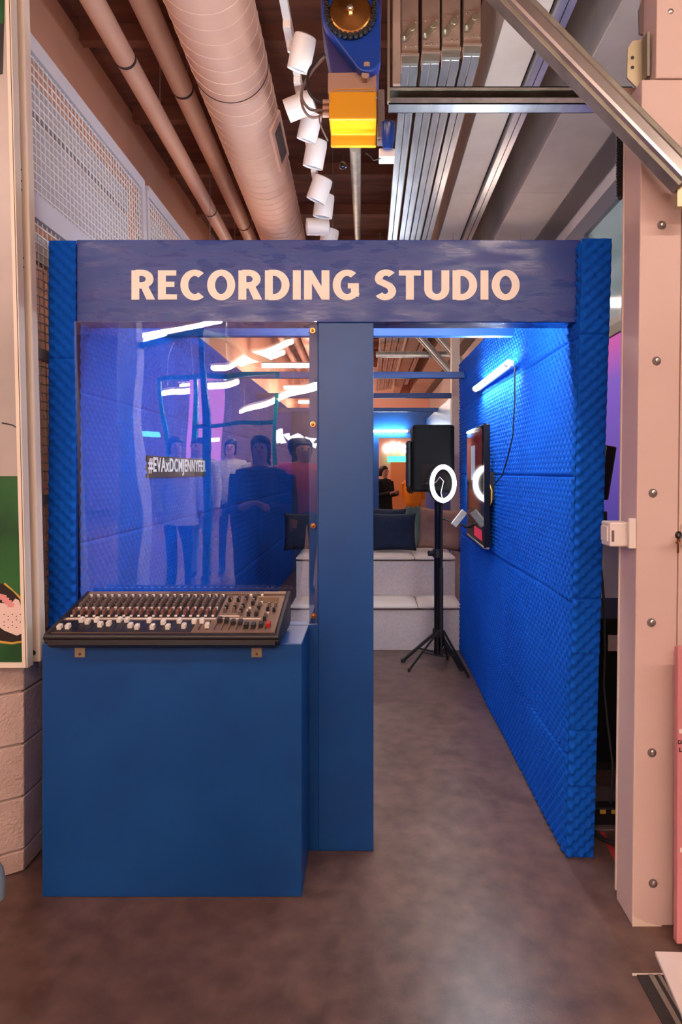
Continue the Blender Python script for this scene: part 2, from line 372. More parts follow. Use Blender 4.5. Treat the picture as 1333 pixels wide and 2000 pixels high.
# back wall with an opening, and the farther stretch of right wall
YB = 9.3
wbk = T('wall_back', (0, YB, 0), 'blue back wall of the studio with a wide opening', None, None, 'structure')
O('panel', G().box(-1.27, .15, YB, YB+.1, 0, TOP), M['blue_paint'], wbk)
O('panel', G().box(.15, 1.25, YB, YB+.1, 2.03, TOP), M['blue_paint'], wbk)
O('panel', G().box(1.05, 1.25, YB, YB+.1, 0, 2.03), M['blue_paint'], wbk)
O('wall_side_far', G().box(.86, .95, 6.42, YB, 0, 2.30), M['blue_paint'])
tag(bpy.data.objects['wall_side_far'], 'short far stretch of blue studio wall past the bench', None, None, 'structure')
for d, z in ((3.42, 2.30), (4.95, 2.30), (6.3, 2.30), (7.75, 2.30)):
        tag(O('ceiling_brace', G().box(LX, (rx(d, z) if d < 5.2 else .9), d, d+.05, z-.025, z+.025), M['blue_paint'], bevel=.003),
        {3.42: 'nearest blue timber brace across the studio top', 4.95: 'second blue brace across the studio top', 6.3: 'third blue brace spanning the studio top', 7.75: 'farthest blue brace, closest to the back wall'}[d], 'brace')

# ------------------------------------------------------------------ studio front
S0 = F/D0
def X0(px, d=D0): return (px-VX)/F*d
def Z0(py, d=D0): return EYE+(VY-py)/F*d
wf = T('wall_front', (-.15, D0, 0), 'blue painted front of the recording studio', None, None, 'structure')
hd = O('header_board', G().box(X0(150), X0(1134), D0-.004, D0+.10, Z0(630), Z0(469)), M['blue_header'], wf, bevel=.003)
O('pillar', G().box(X0(622), X0(730), D0, D0+.09, 0, Z0(630)), M['blue_paint'], wf, bevel=.003)
O('lower_panel', G().box(X0(150), X0(622), D0+.004, D0+.06, 0, .905), M['blue_paint'], wf)
O('batten', G().box(X0(603), X0(622), D0+.025, D0+.07, .905, Z0(630)), M['blue_paint'], wf)
def text(name, s, m, parent, x0, x1, z0, z1, yf, bold=.03, mapper=None, depth=.002, space=1.0):
    cu = bpy.data.curves.new(name, 'FONT'); cu.body = s; cu.space_character = space; cu.size = 1; cu.offset = bold; cu.resolution_u = 6
    to = bpy.data.objects.new(name, cu); COL.objects.link(to)
    dg = bpy.context.evaluated_depsgraph_get(); me = bpy.data.meshes.new_from_object(to.evaluated_get(dg))
    bpy.data.objects.remove(to)
    v = np.array([x.co[:] for x in me.vertices]); fs = [tuple(p.vertices) for p in me.polygons]
    lo, hi = v.min(0), v.max(0)
    a = (v[:,0]-lo[0])/(hi[0]-lo[0]); b = (v[:,1]-lo[1])/(hi[1]-lo[1])
    g = G(); n = len(v)
    if mapper is None: pts = [(x0+(x1-x0)*a[i], yf, z0+(z1-z0)*b[i]) for i in range(n)]
    else: pts = [mapper(a[i], b[i]) for i in range(n)]
    g.add(pts, fs)
    o = O(name, g, m, parent)
    md = o.modifiers.new('thick', 'SOLIDIFY'); md.thickness = depth; md.offset = 0
    return o

def ribbon(g, pts, wd, mapf, closed=False):
    # constant-width stroke through 2D points -> flat quads
    n = len(pts); L = []; Rr = []
    for i, p in enumerate(pts):
        a = pts[i-1] if (i > 0 or closed) else p; b = pts[(i+1) % n] if (i < n-1 or closed) else p
        tx, ty = b[0]-a[0], b[1]-a[1]; l = math.hypot(tx, ty); nx, ny = -ty/l, tx/l
        L.append(mapf(p[0]+nx*wd/2, p[1]+ny*wd/2)); Rr.append(mapf(p[0]-nx*wd/2, p[1]-ny*wd/2))
    m_ = n if closed else n-1
    g.add(L+Rr, [(i, (i+1) % n, n+(i+1) % n, n+i) for i in range(m_)])
def el(cx, cy, rx_, ry_, a0, a1, n=24): return [(cx+rx_*math.cos(math.radians(a0+(a1-a0)*k/n)), cy+ry_*math.sin(math.radians(a0+(a1-a0)*k/n))) for k in range(n+1)]
W_ = .215
def glyph(ch):
    h = W_/2
    def I(x): return [((x, 0), (x, 1))]
    if ch == 'I': return .215, [[(h,0),(h,1)]], []
    if ch == 'E': return .52, [[(h,0),(h,1)],[(h,1-h*.84),(.50,1-h*.84)],[(h,.52),(.45,.52)],[(h,h*.84),(.52,h*.84)]], []
    if ch == 'T': return .60, [[(.30,0),(.30,.9)],[(0,1-h*.84),(.60,1-h*.84)]], []
    if ch == 'D': return .67, [[(h,0),(h,1)],[(h,1-h*.8),(.24,1-h*.8)]+el(.25,.5,.31,.5-h*.8,90,-90)+[(h,h*.8)]], []
    if ch == 'R': return .63, [[(h,0),(h,1)],[(h,1-h*.8),(.28,1-h*.8)]+el(.28,.70,.215,.30-h*.8,90,-90)+[(h,.40+h*.8)]], [[(.25,.44),(.44,.50),(.645,0),(.41,0)]]
    if ch == 'N': return .69, [[(h,0),(h,1)],[(.69-h,0),(.69-h,1)]], [[(0,1),(.215,1),(.69,0),(.475,0)]]
    if ch == 'U': return .68, [[(h,1),(h,.36)]+el(.34,.36,.34-h,.36-h*.9+.012,180,360)+[(.68-h,1)]], []
    if ch == 'O': return .76, [], [('ring', .38, .5, .38-h, .515-h*.9)]
    if ch == 'C': return .64, [el(.39,.5,.39-h,.515-h*.9,52,308)], []
    if ch == 'G': return .71, [el(.39,.5,.39-h,.515-h*.9,52,322)+[(.63,.16)],[(.71-h,.10),(.71-h,.53)],[(.41,.47),(.71,.47)]], []
    if ch == 'S': return .56, [el(.30,.72,.195,.205,38,210,14)+[(.20,.585),(.30,.52),(.39,.47)]+el(.275,.29,.19,.205,50,-150,16)[2:]], []
    return .26, [], []
def header_letter(ch, x, map_in):
    g = G(); wd, st, poly = glyph(ch)
    lay = [0]
    raw = map_in
    def mapf(a, b): q = raw(a, b); return (q[0], q[1]-.0004*lay[0], q[2])
    for s_ in st: ribbon(g, s_, W_ if len(s_) == 2 and abs(s_[0][0]-s_[1][0]) < 1e-6 or len(s_) > 4 else W_*.84, mapf); lay[0] += 1
    for p in poly:
        if p[0] == 'ring': ribbon(g, el(p[1],p[2],p[3],p[4],0,360,40)[:-1], W_, mapf, True)
        else: g.add([mapf(*q) for q in p], [(0,1,2,3)])
    return g
SP_ = .088; word = 'RECORDING STUDIO'
tot = sum(glyph(c)[0]+SP_ for c in word)-SP_
lx0, lx1, lz0, lz1 = X0(258), X0(1015), Z0(586), Z0(529); kx = (lx1-lx0)/tot; xx = 0
for ch in word:
    if ch != ' ':
        x_ = xx; g = header_letter(ch, 0, lambda a, b: (lx0+(x_+a)*kx, D0-.006, lz0+(lz1-lz0)*b))
        o = O('letter', g, M['letter_cream'], hd)
    xx += glyph(ch)[0]+SP_

# acrylic pane, tipped a little at its top towards the viewer
TILT = .028
za, zb = .905, Z0(630)
def pane_y(z): return D0+.012 - (z-za)*TILT + .0
pn = T('window_2', (-.7, D0, za), 'large clear acrylic pane in the studio front', None, None, 'structure')
g = G().hexa([(X0(150),pane_y(za),za),(X0(620),pane_y(za),za),(X0(620),pane_y(za)+.004,za),(X0(150),pane_y(za)+.004,za),
              (X0(150),pane_y(zb),zb),(X0(620),pane_y(zb),zb),(X0(620),pane_y(zb)+.004,zb),(X0(150),pane_y(zb)+.004,zb)])
O('pane', g, M['acrylic'], pn)
sm = mesh_of('screw', G().lathe((0,0,0), (0,-1,0), [(0,.011),(.002,.011),(.0021,.006),(.005,.005),(.006,.002)], 12), M['brass'], True)
for py in (648, 829, 1027, 1204):
    z = Z0(py); inst('screw', sm, pn, (X0(612), pane_y(z), z))

# plinth under the mixer
DP = 2.195
pl = T('plinth', (X0(336, DP), DP+.1, 0), 'plain blue box plinth carrying the mixing desk', 'plinth')
PX0, PX1, PZ = (82-VX)/F*DP, (590-VX)/F*DP, .905
O('body', G().box(PX0, PX1, DP, D0, 0, PZ), M['blue_paint'], pl, bevel=.003)
for px in (157, 502):
    br = O('bracket', G().box((px-10-VX)/F*DP, (px+10-VX)/F*DP, DP-.004, DP, Z0(1283, DP), PZ-.001), M['zinc'], pl)
    O('screw', G().lathe(((px-VX)/F*DP, DP-.004, Z0(1277, DP)), (0,-1,0), [(0,.005),(.003,.004)], 10), M['brass'], br)

# ------------------------------------------------------------------ mixing desk
mx0, mx1 = -1.122, -.312; yf_, yb_ = 2.12, 2.445; zf, zb_ = .955, 1.04
mixer = T('mixing_desk', (-.72, 2.28, PZ), 'wide analogue mixing desk with rows of knobs and faders on the plinth', 'mixing desk')
def top(u, v, h=0):   # u 0..1 along x, v 0..1 front to back
    n = Vector((0, -(zb_-zf), yb_-yf_)).normalized()
    return Vector((mx0+(mx1-mx0)*u, yf_+(yb_-yf_)*v, zf+(zb_-zf)*v)) + n*h
tilt = math.atan2(zb_-zf, yb_-yf_)
side = [(yf_, zf), (yb_, zb_), (yb_+.004, zb_-.03), (yb_-.03, PZ+.006), (yf_+.02, PZ+.004), (yf_-.004, zf-.03)]
O('chassis', G().prism([(mx0+.012, y, z-.003) for y, z in side], (mx1-mx0-.024, 0, 0)), M['mixer_body'], mixer)
for x in (mx0, mx1-.012):
    O('side_cheek', G().prism([(x, y, z+.006) for y, z in side], (.014, 0, 0)), M['mixer_dark'], mixer, bevel=.004)
def slab(u0, u1, v0, v1, h0, h1):
    return G().hexa([top(u0,v0,h0),top(u1,v0,h0),top(u1,v1,h0),top(u0,v1,h0),top(u0,v0,h1),top(u1,v0,h1),top(u1,v1,h1),top(u0,v1,h1)])
O('top_panel', slab(.02,.98,.045,.90,0,.002), M['mixer_top'], mixer)
O('fader_panel', slab(.02,.62,.05,.30,.002,.003), M['mixer_dark'], mixer)
O('knob_panel', slab(.02,.70,.37,.885,.002,.003), M['mixer_body'], mixer)
O('front_roll', G().tube([top(.0,.01,-.008), top(1,.01,-.008)], .012, 10), M['mixer_dark'], mixer, smooth=True)
O('rear_rail', slab(.02,.98,.92,.985,0,.006), M['mixer_top'], mixer)
vm = mesh_of('vent_slot', G().obox((0,0,0),(.003,.012,.001)), M['black'])
for k in range(54): inst('vent_slot', vm, mixer, top(.42+k*.0085,.955,.0065), (tilt,0,0))
O('scribble_strip', slab(.03,.70,.325,.350,.002,.004), M['strip_cream'], mixer)
O('scribble_strip', slab(.71,.90,.325,.345,.002,.004), M['strip_cream'], mixer)
O('scribble_strip', slab(.71,.80,.385,.405,.002,.004), M['strip_cream'], mixer)
O('display', slab(.86,.955,.72,.84,.002,.004), M['lcd'], mixer)
kp = [(0,.0072),(.008,.0062),(.016,.0055),(.0165,.004)]
k_gr = mesh_of('knob', G().lathe((0,0,0),(0,0,1),kp,8), M['knob_grey'], True)
k_br = mesh_of('knob', G().lathe((0,0,0),(0,0,1),kp,8), M['knob_brown'], True)
k_wh = mesh_of('button', G().obox((0,0,.004),(.011,.010,.009)), M['cap_white'])
k_dk = mesh_of('knob', G().lathe((0,0,0),(0,0,1),kp,8), M['fader_black'], True)
f_wh = mesh_of('fader_cap', G().obox((0,0,.007),(.014,.020,.014)).obox((0,0,.0145),(.002,.020,.002)), M['cap_white'])
f_bk = mesh_of('fader_cap', G().obox((0,0,.007),(.014,.022,.015)), M['fader_black'])
f_rd = mesh_of('fader_cap', G().obox((0,0,.007),(.014,.022,.015)), M['red'])
slot = mesh_of('fader_slot', G().obox((0,0,.0),(.003,.062,.0012)), M['black'])
NC = 20
for c in range(NC):
    u = .045+c*.0335
    for r in range(9):
        v = .86-r*.052
        if r == 0: inst('button', k_wh, mixer, top(u, v, .003), (tilt,0,0))
        elif r == 6: inst('button', k_wh, mixer, top(u, v, .003), (tilt,0,0))
        else: inst('knob', k_br if r > 6 else k_gr, mixer, top(u, v, .003), (tilt,0,0))
    inst('button', k_wh, mixer, top(u, .385, .003), (tilt,0,0), (.8,.6,.6))
    inst('fader_slot', slot, mixer, top(u, .19, .0035), (tilt,0,0))
    inst('fader_cap', f_wh, mixer, top(u, (.12,.13,.27,.23,.27,.17,.19,.27,.27,.15,.12,.26,.12,.22,.12,.25,.14,.24,.25,.15)[c], .004), (tilt,0,0))
for c in range(8):
    u = .715+c*.0315
    inst('fader_slot', slot, mixer, top(u, .19, .0025), (tilt,0,0))
    inst('fader_cap', f_rd if c == 7 else f_bk, mixer, top(u+.01, (.27,.26,.22,.22,.15,.15,.17,.18)[c], .004), (tilt,0,0))
for u, vs in ((.735,(.80,.74,.62,.56,.50)),(.775,(.80,.74,.62,.56,.50)),(.81,(.84,.78,.72,.60,.54,.48,.42)),(.85,(.84,.78,.72,.66,.46,.40)),(.885,(.64,.55,.46,.40)),(.93,(.62,.52,.38,.30)),(.96,(.62,.5))):
    for i, v in enumerate(vs): inst('knob', k_dk if i % 2 else k_gr, mixer, top(u-.01, v, .003), (tilt,0,0))
for u, v in ((.735,.77),(.775,.77),(.845,.56),(.84,.51),(.89,.70),(.925,.66),(.935,.44),(.825,.88),(.88,.88)):
    inst('button', k_wh, mixer, top(u-.01, v, .003), (tilt,0,0), (.8,.8,.8))

# ------------------------------------------------------------------ sign strip on the left studio wall
sg = T('wall_sign', (LX+.03, 3.7, 1.53), 'long black strip sign with white condensed capital letters on left foam wall', 'sign')
sy0, sy1 = 3.17, 4.28
O('strip', G().box(LX+.012, LX+.028, sy0-.01, sy1+.01, 1.488, 1.604), M['black_print'], sg)
text('lettering', '#EVAxDCMJENNYFER', M['white_vinyl'], sg, 0, 1, 0, 1, 0, bold=.02, space=1.12, mapper=lambda a, b: (LX+.031, sy0+(sy1-sy0)*a, 1.494+.103*b))

# ------------------------------------------------------------------ studio interior
def tube_light(name, p0, p1, out, label, emat='tube_studio', group=None, r=.016):
    p0 = Vector(p0); p1 = Vector(p1); t = (p1-p0).normalized()
    o = T(name, (p0+p1)/2, label, 'light', group)
    O('tube', G().tube([p0, p1], r, 12), M[emat], o, smooth=True)
    q = Vector(out)*(r+.006)
    O('housing', G().bar(p0+q-t*.02, p1+q+t*.02, .03, .016, up=out), M['white_plastic'], o)
    for a, b in ((p0, -1), (p1, 1)): O('end_cap', G().cyl(a, a+t*b*.035, r*1.25, n=12), M['white_plastic'], o)
    return o
tl = tube_light('tube_light', (.735, 3.26, 2.09), (.735, 4.22, 2.09), (1,0,0), 'white tube light on the right foam wall above the television')
pts = [(.77,3.24,2.07),(.772,3.25,1.9),(.775,3.30,1.72),(.774,3.42,1.60),(.772,3.55,1.50),(.76,3.72,1.44)]
O('power_lead', G().tube(pts, .004, 6), M['rubber'], tl, smooth=True)
tube_light('tube_light', (.06, YB-.05, 2.13), (.58, YB-.05, 2.13), (0,1,0), 'white tube light on the studio back wall over the opening')
tube_light('tube_light', (-.55, D0+.15, 2.27), (.70, D0+.15, 2.27), (0,-1,0), 'added white tube light hidden inside behind the header board')  # added lamp, out of view, brightening the foam walls inside
# television
tv = T('television', (.74, 4.18, 1.05), 'black wall television on a bracket showing a dark red picture', 'television')
tdir = Vector((.0375, 1, 0)).normalized(); tn = Vector((-1, .0375, 0)).normalized()
tc0 = Vector((.709, 3.77, 0)); TW, TZ0, TZ1 = .87, 1.048, 1.815
def tvp(u, z, o): p = tc0+tdir*u+tn*o; return Vector((p.x, p.y, z))
def tvbox(u0, u1, z0, z1, o0, o1): return G().hexa([tvp(u0,z0,o0),tvp(u0,z0,o1),tvp(u1,z0,o1),tvp(u1,z0,o0),tvp(u0,z1,o0),tvp(u0,z1,o1),tvp(u1,z1,o1),tvp(u1,z1,o0)])
O('casing', tvbox(0, TW, TZ0, TZ1, -.035, 0), M['black_gloss'], tv, bevel=.006)
O('rear_casing', tvbox(.12, TW-.12, TZ0+.03, TZ1-.15, -.055, -.035), M['black'], tv)
scr = O('screen', tvbox(.012, TW-.012, TZ0+.03, TZ1-.012, 0, .001), M['screen_dark'], tv)
O('picture', tvbox(.10, TW-.02, 1.50, TZ1-.02, .001, .0015), M['screen_red'], scr)
O('picture', tvbox(.42, .62, 1.46, 1.70, .0015, .002), M['screen_pale'], scr)
O('picture', tvbox(.10, .45, TZ0+.035, TZ0+.10, .001, .0015), M['screen_crimson'], scr)
O('rim', tvbox(-.004, TW, TZ0-.004, TZ0+.006, -.03, .004), M['steel'], tv); O('rim', tvbox(-.004, .006, TZ0, TZ1, -.012, .003), M['black_gloss'], tv); O('rim', tvbox(0, TW, TZ1-.006, TZ1+.003, -.012, .003), M['black_gloss'], tv)
O('wall_bracket', G().box(.735, .79, 3.85, 4.25, 1.34, 1.52), M['black'], tv)
O('cable', G().tube([(.755,3.88,1.46),(.76,3.80,1.40),(.758,3.80,1.33),(.745,3.86,1.28)], .005, 6), M['print_yellow'], tv, smooth=True)
# bench in two tiers
bn = T('tiered_bench', (.1, 5.6, 0), 'white upholstered two tier bench at the end of the studio', 'bench')
bx0, bx1 = -.666, .79
O('lower_tier', G().box(bx0, bx1, 5.22, 6.2, .0, .345), M['bench'], bn, bevel=.006)
O('upper_tier', G().box(bx0, bx1, 5.62, 6.2, .345, .70), M['bench'], bn, bevel=.006)
def pad(name, x0, x1, y0, y1, z0, z1, m, parent, puff=.012):
    g = G(); nx, ny = 14, 8; vs = []
    for side_ in (0, 1):
        for i in range(nx+1):
            for j in range(ny+1):
                a, b = i/nx, j/ny; e = min(a, 1-a, b, 1-b); k = min(1, e/.10)**.5
                mid = (z0+z1)/2; hh = (z1-z0)/2*(.25+.75*k)+puff*math.sin(PI*a)*math.sin(PI*b)*(.4 if side_ == 0 else 1)*.5
                vs.append((x0+(x1-x0)*a, y0+(y1-y0)*b, mid+(hh if side_ else -min(hh, (z1-z0)/2))))
    N = (nx+1)*(ny+1); fs = []
    for i in range(nx):
        for j in range(ny):
            q = (i*(ny+1)+j, (i+1)*(ny+1)+j, (i+1)*(ny+1)+j+1, i*(ny+1)+j+1); fs.append(q[::-1]); fs.append(tuple(x+N for x in q))
    loop = [i*(ny+1) for i in range(nx+1)]+[nx*(ny+1)+j for j in range(1, ny+1)]+[i*(ny+1)+ny for i in range(nx-1, -1, -1)]+[j for j in range(ny-1, 0, -1)]
    for k in range(len(loop)): a, b = loop[k], loop[(k+1) % len(loop)]; fs.append((a, b, b+N, a+N))
    g.add(vs, fs); return O(name, g, m, parent, smooth=True)
xs = [bx0, -.13, .415, bx1]
nm = ['left', 'middle', 'right']
for i in range(3):
    for k, (z, y0, y1) in enumerate(((.345, 5.20, 5.62), (.70, 5.60, 6.2))):
        o = pad('seat_pad', xs[i]+.003, xs[i+1]-.003, y0-.015, y1, z+.001, z+.058, M['cushion_white'], None)
        tag(o, f"{['leftmost','middle','rightmost'][i]} white seat pad on the {['lower','upper'][k]} tier of the bench", 'seat pad', 'seat pads on the bench')
def cushion(c, wd, hg, th, rot, m, label):
    g = G(); n = 12; vs = []
    for s in (-1, 1):
        for i in range(n+1):
            for j in range(n+1):
                a, b = i/n*2-1, j/n*2-1
                pinch = 1-.07*(1-abs(b)**2)*abs(a)**3; pin2 = 1-.07*(1-abs(a)**2)*abs(b)**3
                t = th/2*max(0, (1-a**4)*(1-b**4))**.6
                vs.append((a*wd/2*pinch, s*t, b*hg/2*pin2+hg/2))
    N = (n+1)**2; fs = []
    for i in range(n):
        for j in range(n):
            q = (i*(n+1)+j, (i+1)*(n+1)+j, (i+1)*(n+1)+j+1, i*(n+1)+j+1); fs.append(q); fs.append(tuple(x+N for x in q[::-1]))
    g.add(vs, fs)
    o = O('cushion', g, m, None, smooth=True, local=True); o.location = c; o.rotation_euler = rot; ORG[o.name] = Vector(c)
    bm = bmesh.new(); bm.from_mesh(o.data); bmesh.ops.remove_doubles(bm, verts=bm.verts, dist=.0005); bm.to_mesh(o.data); bm.free()
    return tag(o, label, 'cushion', 'scatter cushions on the bench')
cushion((.235, 5.80, .772), .43, .36, .15, (-.22, 0, 0), M['navy'], 'square navy cushion leaning on the bench behind the pillar')
cushion((.16, 5.98, .772), .40, .40, .14, (-.22, .05, .1), M['navy'], 'second navy cushion, half hidden behind the front one')
cushion((.665, 5.86, .772), .42, .40, .15, (-.22, .08, -.1), M['taupe'], 'taupe brown cushion at the right end of the bench')
cushion((-.60, 5.84, .772), .42, .36, .15, (-.22, 0, .1), M['navy'], 'dark cushion at the left end of the bench, seen through the pane')
# speaker and stand
def tripod(o, c, z_top, z_hub, z_ring, R, r, m, ang0, foot=True):
    for k in range(3):
        a = ang0+k*2*PI/3; f = Vector((c[0]+R*math.cos(a), c[1]+R*math.sin(a), .012)); h = Vector((c[0]+.02*math.cos(a), c[1]+.02*math.sin(a), z_hub))
        lg = O('leg', G().bar(h, f, r*2, r*1.4, up=(math.cos(a),math.sin(a),.3)), m, o)
        if foot: O('rubber_foot', G().cyl(f-Vector((0,0,.012)), f+Vector((0,0,.012)), r*1.3, n=10), M['rubber'], lg)
        mid = h.lerp(f, .55); O('brace', G().bar(Vector((c[0],c[1],z_ring)), mid, r*1.3, r*.8), m, o)
SPX, SPY = .552, 4.92
ss = T('speaker_stand', (SPX, SPY, 0), 'black tripod speaker stand with thick pole by the bench', 'stand')
O('pole', G().cyl((SPX,SPY,.06), (SPX,SPY,.86), .031, n=16), M['black_gloss'], ss, smooth=True)
O('inner_pole', G().cyl((SPX,SPY,.84), (SPX,SPY,1.344), .026, n=16), M['black_gloss'], ss, smooth=True)
O('collar', G().cyl((SPX,SPY,.835), (SPX,SPY,.90), .042, n=16), M['black'], ss)
O('knob', G().cyl((SPX-.03,SPY-.01,.868), (SPX-.075,SPY-.03,.868), .022, n=10), M['black'], ss)
O('lower_collar', G().cyl((SPX,SPY,.20), (SPX,SPY,.26), .042, n=16), M['black'], ss)
tripod(ss, (SPX,SPY), 1.2, .23, .07, .28, .014, M['black'], PI*1.02)
sp = T('loudspeaker', (SPX-.02, SPY, 1.36), 'black loudspeaker cabinet on the pole stand', 'loudspeaker')
sx, sy, sz0, sz1 = SPX-.045, SPY, 1.362, 1.885
pr = [(-.165,-.15),(.13,-.15),(.165,-.11),(.165,.12),(-.09,.15),(-.165,.10)]
O('cabinet', G().prism([(sx+a, sy+b, sz0) for a, b in pr], (0,0,sz1-sz0)), M['black_rough'], sp, bevel=.018)
O('front_grille', G().box(sx-.205, sx-.167, sy-.06, sy+.13, sz0+.03, sz1-.12), M['black'], sp, bevel=.012)
O('pole_socket', G().cyl((SPX,SPY,1.345), (SPX,SPY,1.364), .03, n=14), M['black'], sp)
O('rear_panel', G().box(sx-.10, sx+.09, sy-.153, sy-.149, sz0+.05, sz0+.22), M['black_gloss'], sp)
# ring light with phone
RX, RY = .558, 4.72
rl = T('ring_light', (RX, RY, 0), 'glowing white ring light on a thin black tripod', 'ring light')
rc = Vector((RX+.01, RY-.03, 1.428)); rn = Vector((.66, -.75, 0))
O('ring', G().torus(rc, rn, .128, .0165, 56, 12), M['ring'], rl, smooth=True)
O('ring_back', G().torus(rc-rn.normalized()*.016, rn, .128, .019, 56, 10), M['black'], rl, smooth=True)
O('stem', G().tube([(RX,RY,.10), (RX,RY,1.26), rc-Vector((0,0,.145))], .010, 10), M['black'], rl, smooth=True)
O('stem_sleeve', G().cyl((RX,RY,.25), (RX,RY,.78), .014, n=12), M['black'], rl, smooth=True)
O('hub', G().cyl((RX,RY,.26), (RX,RY,.30), .02, n=12), M['black'], rl)
tripod(rl, (RX,RY), 1, .30, .10, .26, .008, M['black'], -PI*.93)
O('phone_clip', G().tube([rc+Vector((-.13,0,0)), rc+Vector((-.06,-.03,.01)), rc+Vector((-.03,-.03,.05)), rc+Vector((0,-.03,.02)), rc+Vector((-.02,-.03,-.07)), rc+Vector((0,0,-.13))], .004, 6), M['steel'], rl, smooth=True)
O('flexible_arm', G().tube([(RX,RY,1.16), (RX+.10,RY-.06,1.13), (RX+.2,RY-.12,1.10), (.715,4.56,1.105), (.69,4.56,1.13)], .006, 8), M['black'], rl, smooth=True)
ph = T('phone', (.66, 4.53, 1.12), 'bright phone held on an arm below the ring light', 'phone')
pm = Matrix.Rotation(-.72, 3, 'Y') @ Matrix.Rotation(-.9, 3, 'X') 
def pbox(a, b, c, o=(0,0,0)):
    g = G().obox(o, (a, b, c)); g.v = [tuple(Vector((.665, 4.53, 1.175)) + Matrix.Rotation(math.radians(38), 3, 'Y') @ Matrix.Rotation(math.radians(35), 3, 'Z') @ Vector(v)) for v in g.v]; return g
O('body', pbox(.064, .009, .135), M['white_plastic'], ph, bevel=.004); O('screen', pbox(.057, .001, .118, (0,-.005,0)), M['phone_screen'], ph)
# beige column past the end of the right wall
tag(O('timber_post', G().box(.845, .925, 6.25, 6.37, 0, 2.9), M['wood'], bevel=.004), 'beige upright post beyond the end of the right foam wall', 'post')

# ------------------------------------------------------------------ shop beyond the opening
def stroke(name, pts, r, m, parent): return O(name, G().tube(pts, r, 8), m, parent, smooth=True)
fs = tag(O('display_wall', G().box(-.6, 2.2, 13.4, 13.5, 0, 2.75), M['store_pink']), 'salmon shop display wall seen through the far opening', 'display wall')
tag(O('orange_display', G().box(.47, .86, 13.1, 13.38, 0, 1.72), M['store_orange'], bevel=.01), 'orange shop display unit seen through the far opening', 'display unit')
ns = T('neon_sign', (.55, 13.37, 1.9), 'glowing white lettering sign on the far shop wall', 'neon sign')
def npx(px, py, d=13.37): return P(px, py, d)
def arc(cx, cy, rx_, ry_, a0, a1, d, n=14): return [P(cx+rx_*math.cos(math.radians(a0+(a1-a0)*k/n)), cy-ry_*math.sin(math.radians(a0+(a1-a0)*k/n)), d) for k in range(n+1)]
stroke('letter', arc(757,876,6,7,0,360,13.37), .022, M['neon_white'], ns)
stroke('letter', [P(752,877,13.37),P(762,877,13.37)], .022, M['neon_white'], ns)
stroke('letter', arc(768,868,3,4,0,360,13.37), .018, M['neon_white'], ns)
stroke('letter', [P(781,864,13.37),P(771,884,13.37)], .02, M['neon_white'], ns)
stroke('letter', arc(789,877,6,7,0,360,13.37), .022, M['neon_white'], ns)
tag(O('green_sign', G().box(P(758,0,13.25).x, P(800,0,13.25).x, 13.22, 13.3, P(0,902,13.25).z, P(0,891,13.25).z), M['neon_green']), 'small glowing green sign under the white lettering', 'sign')

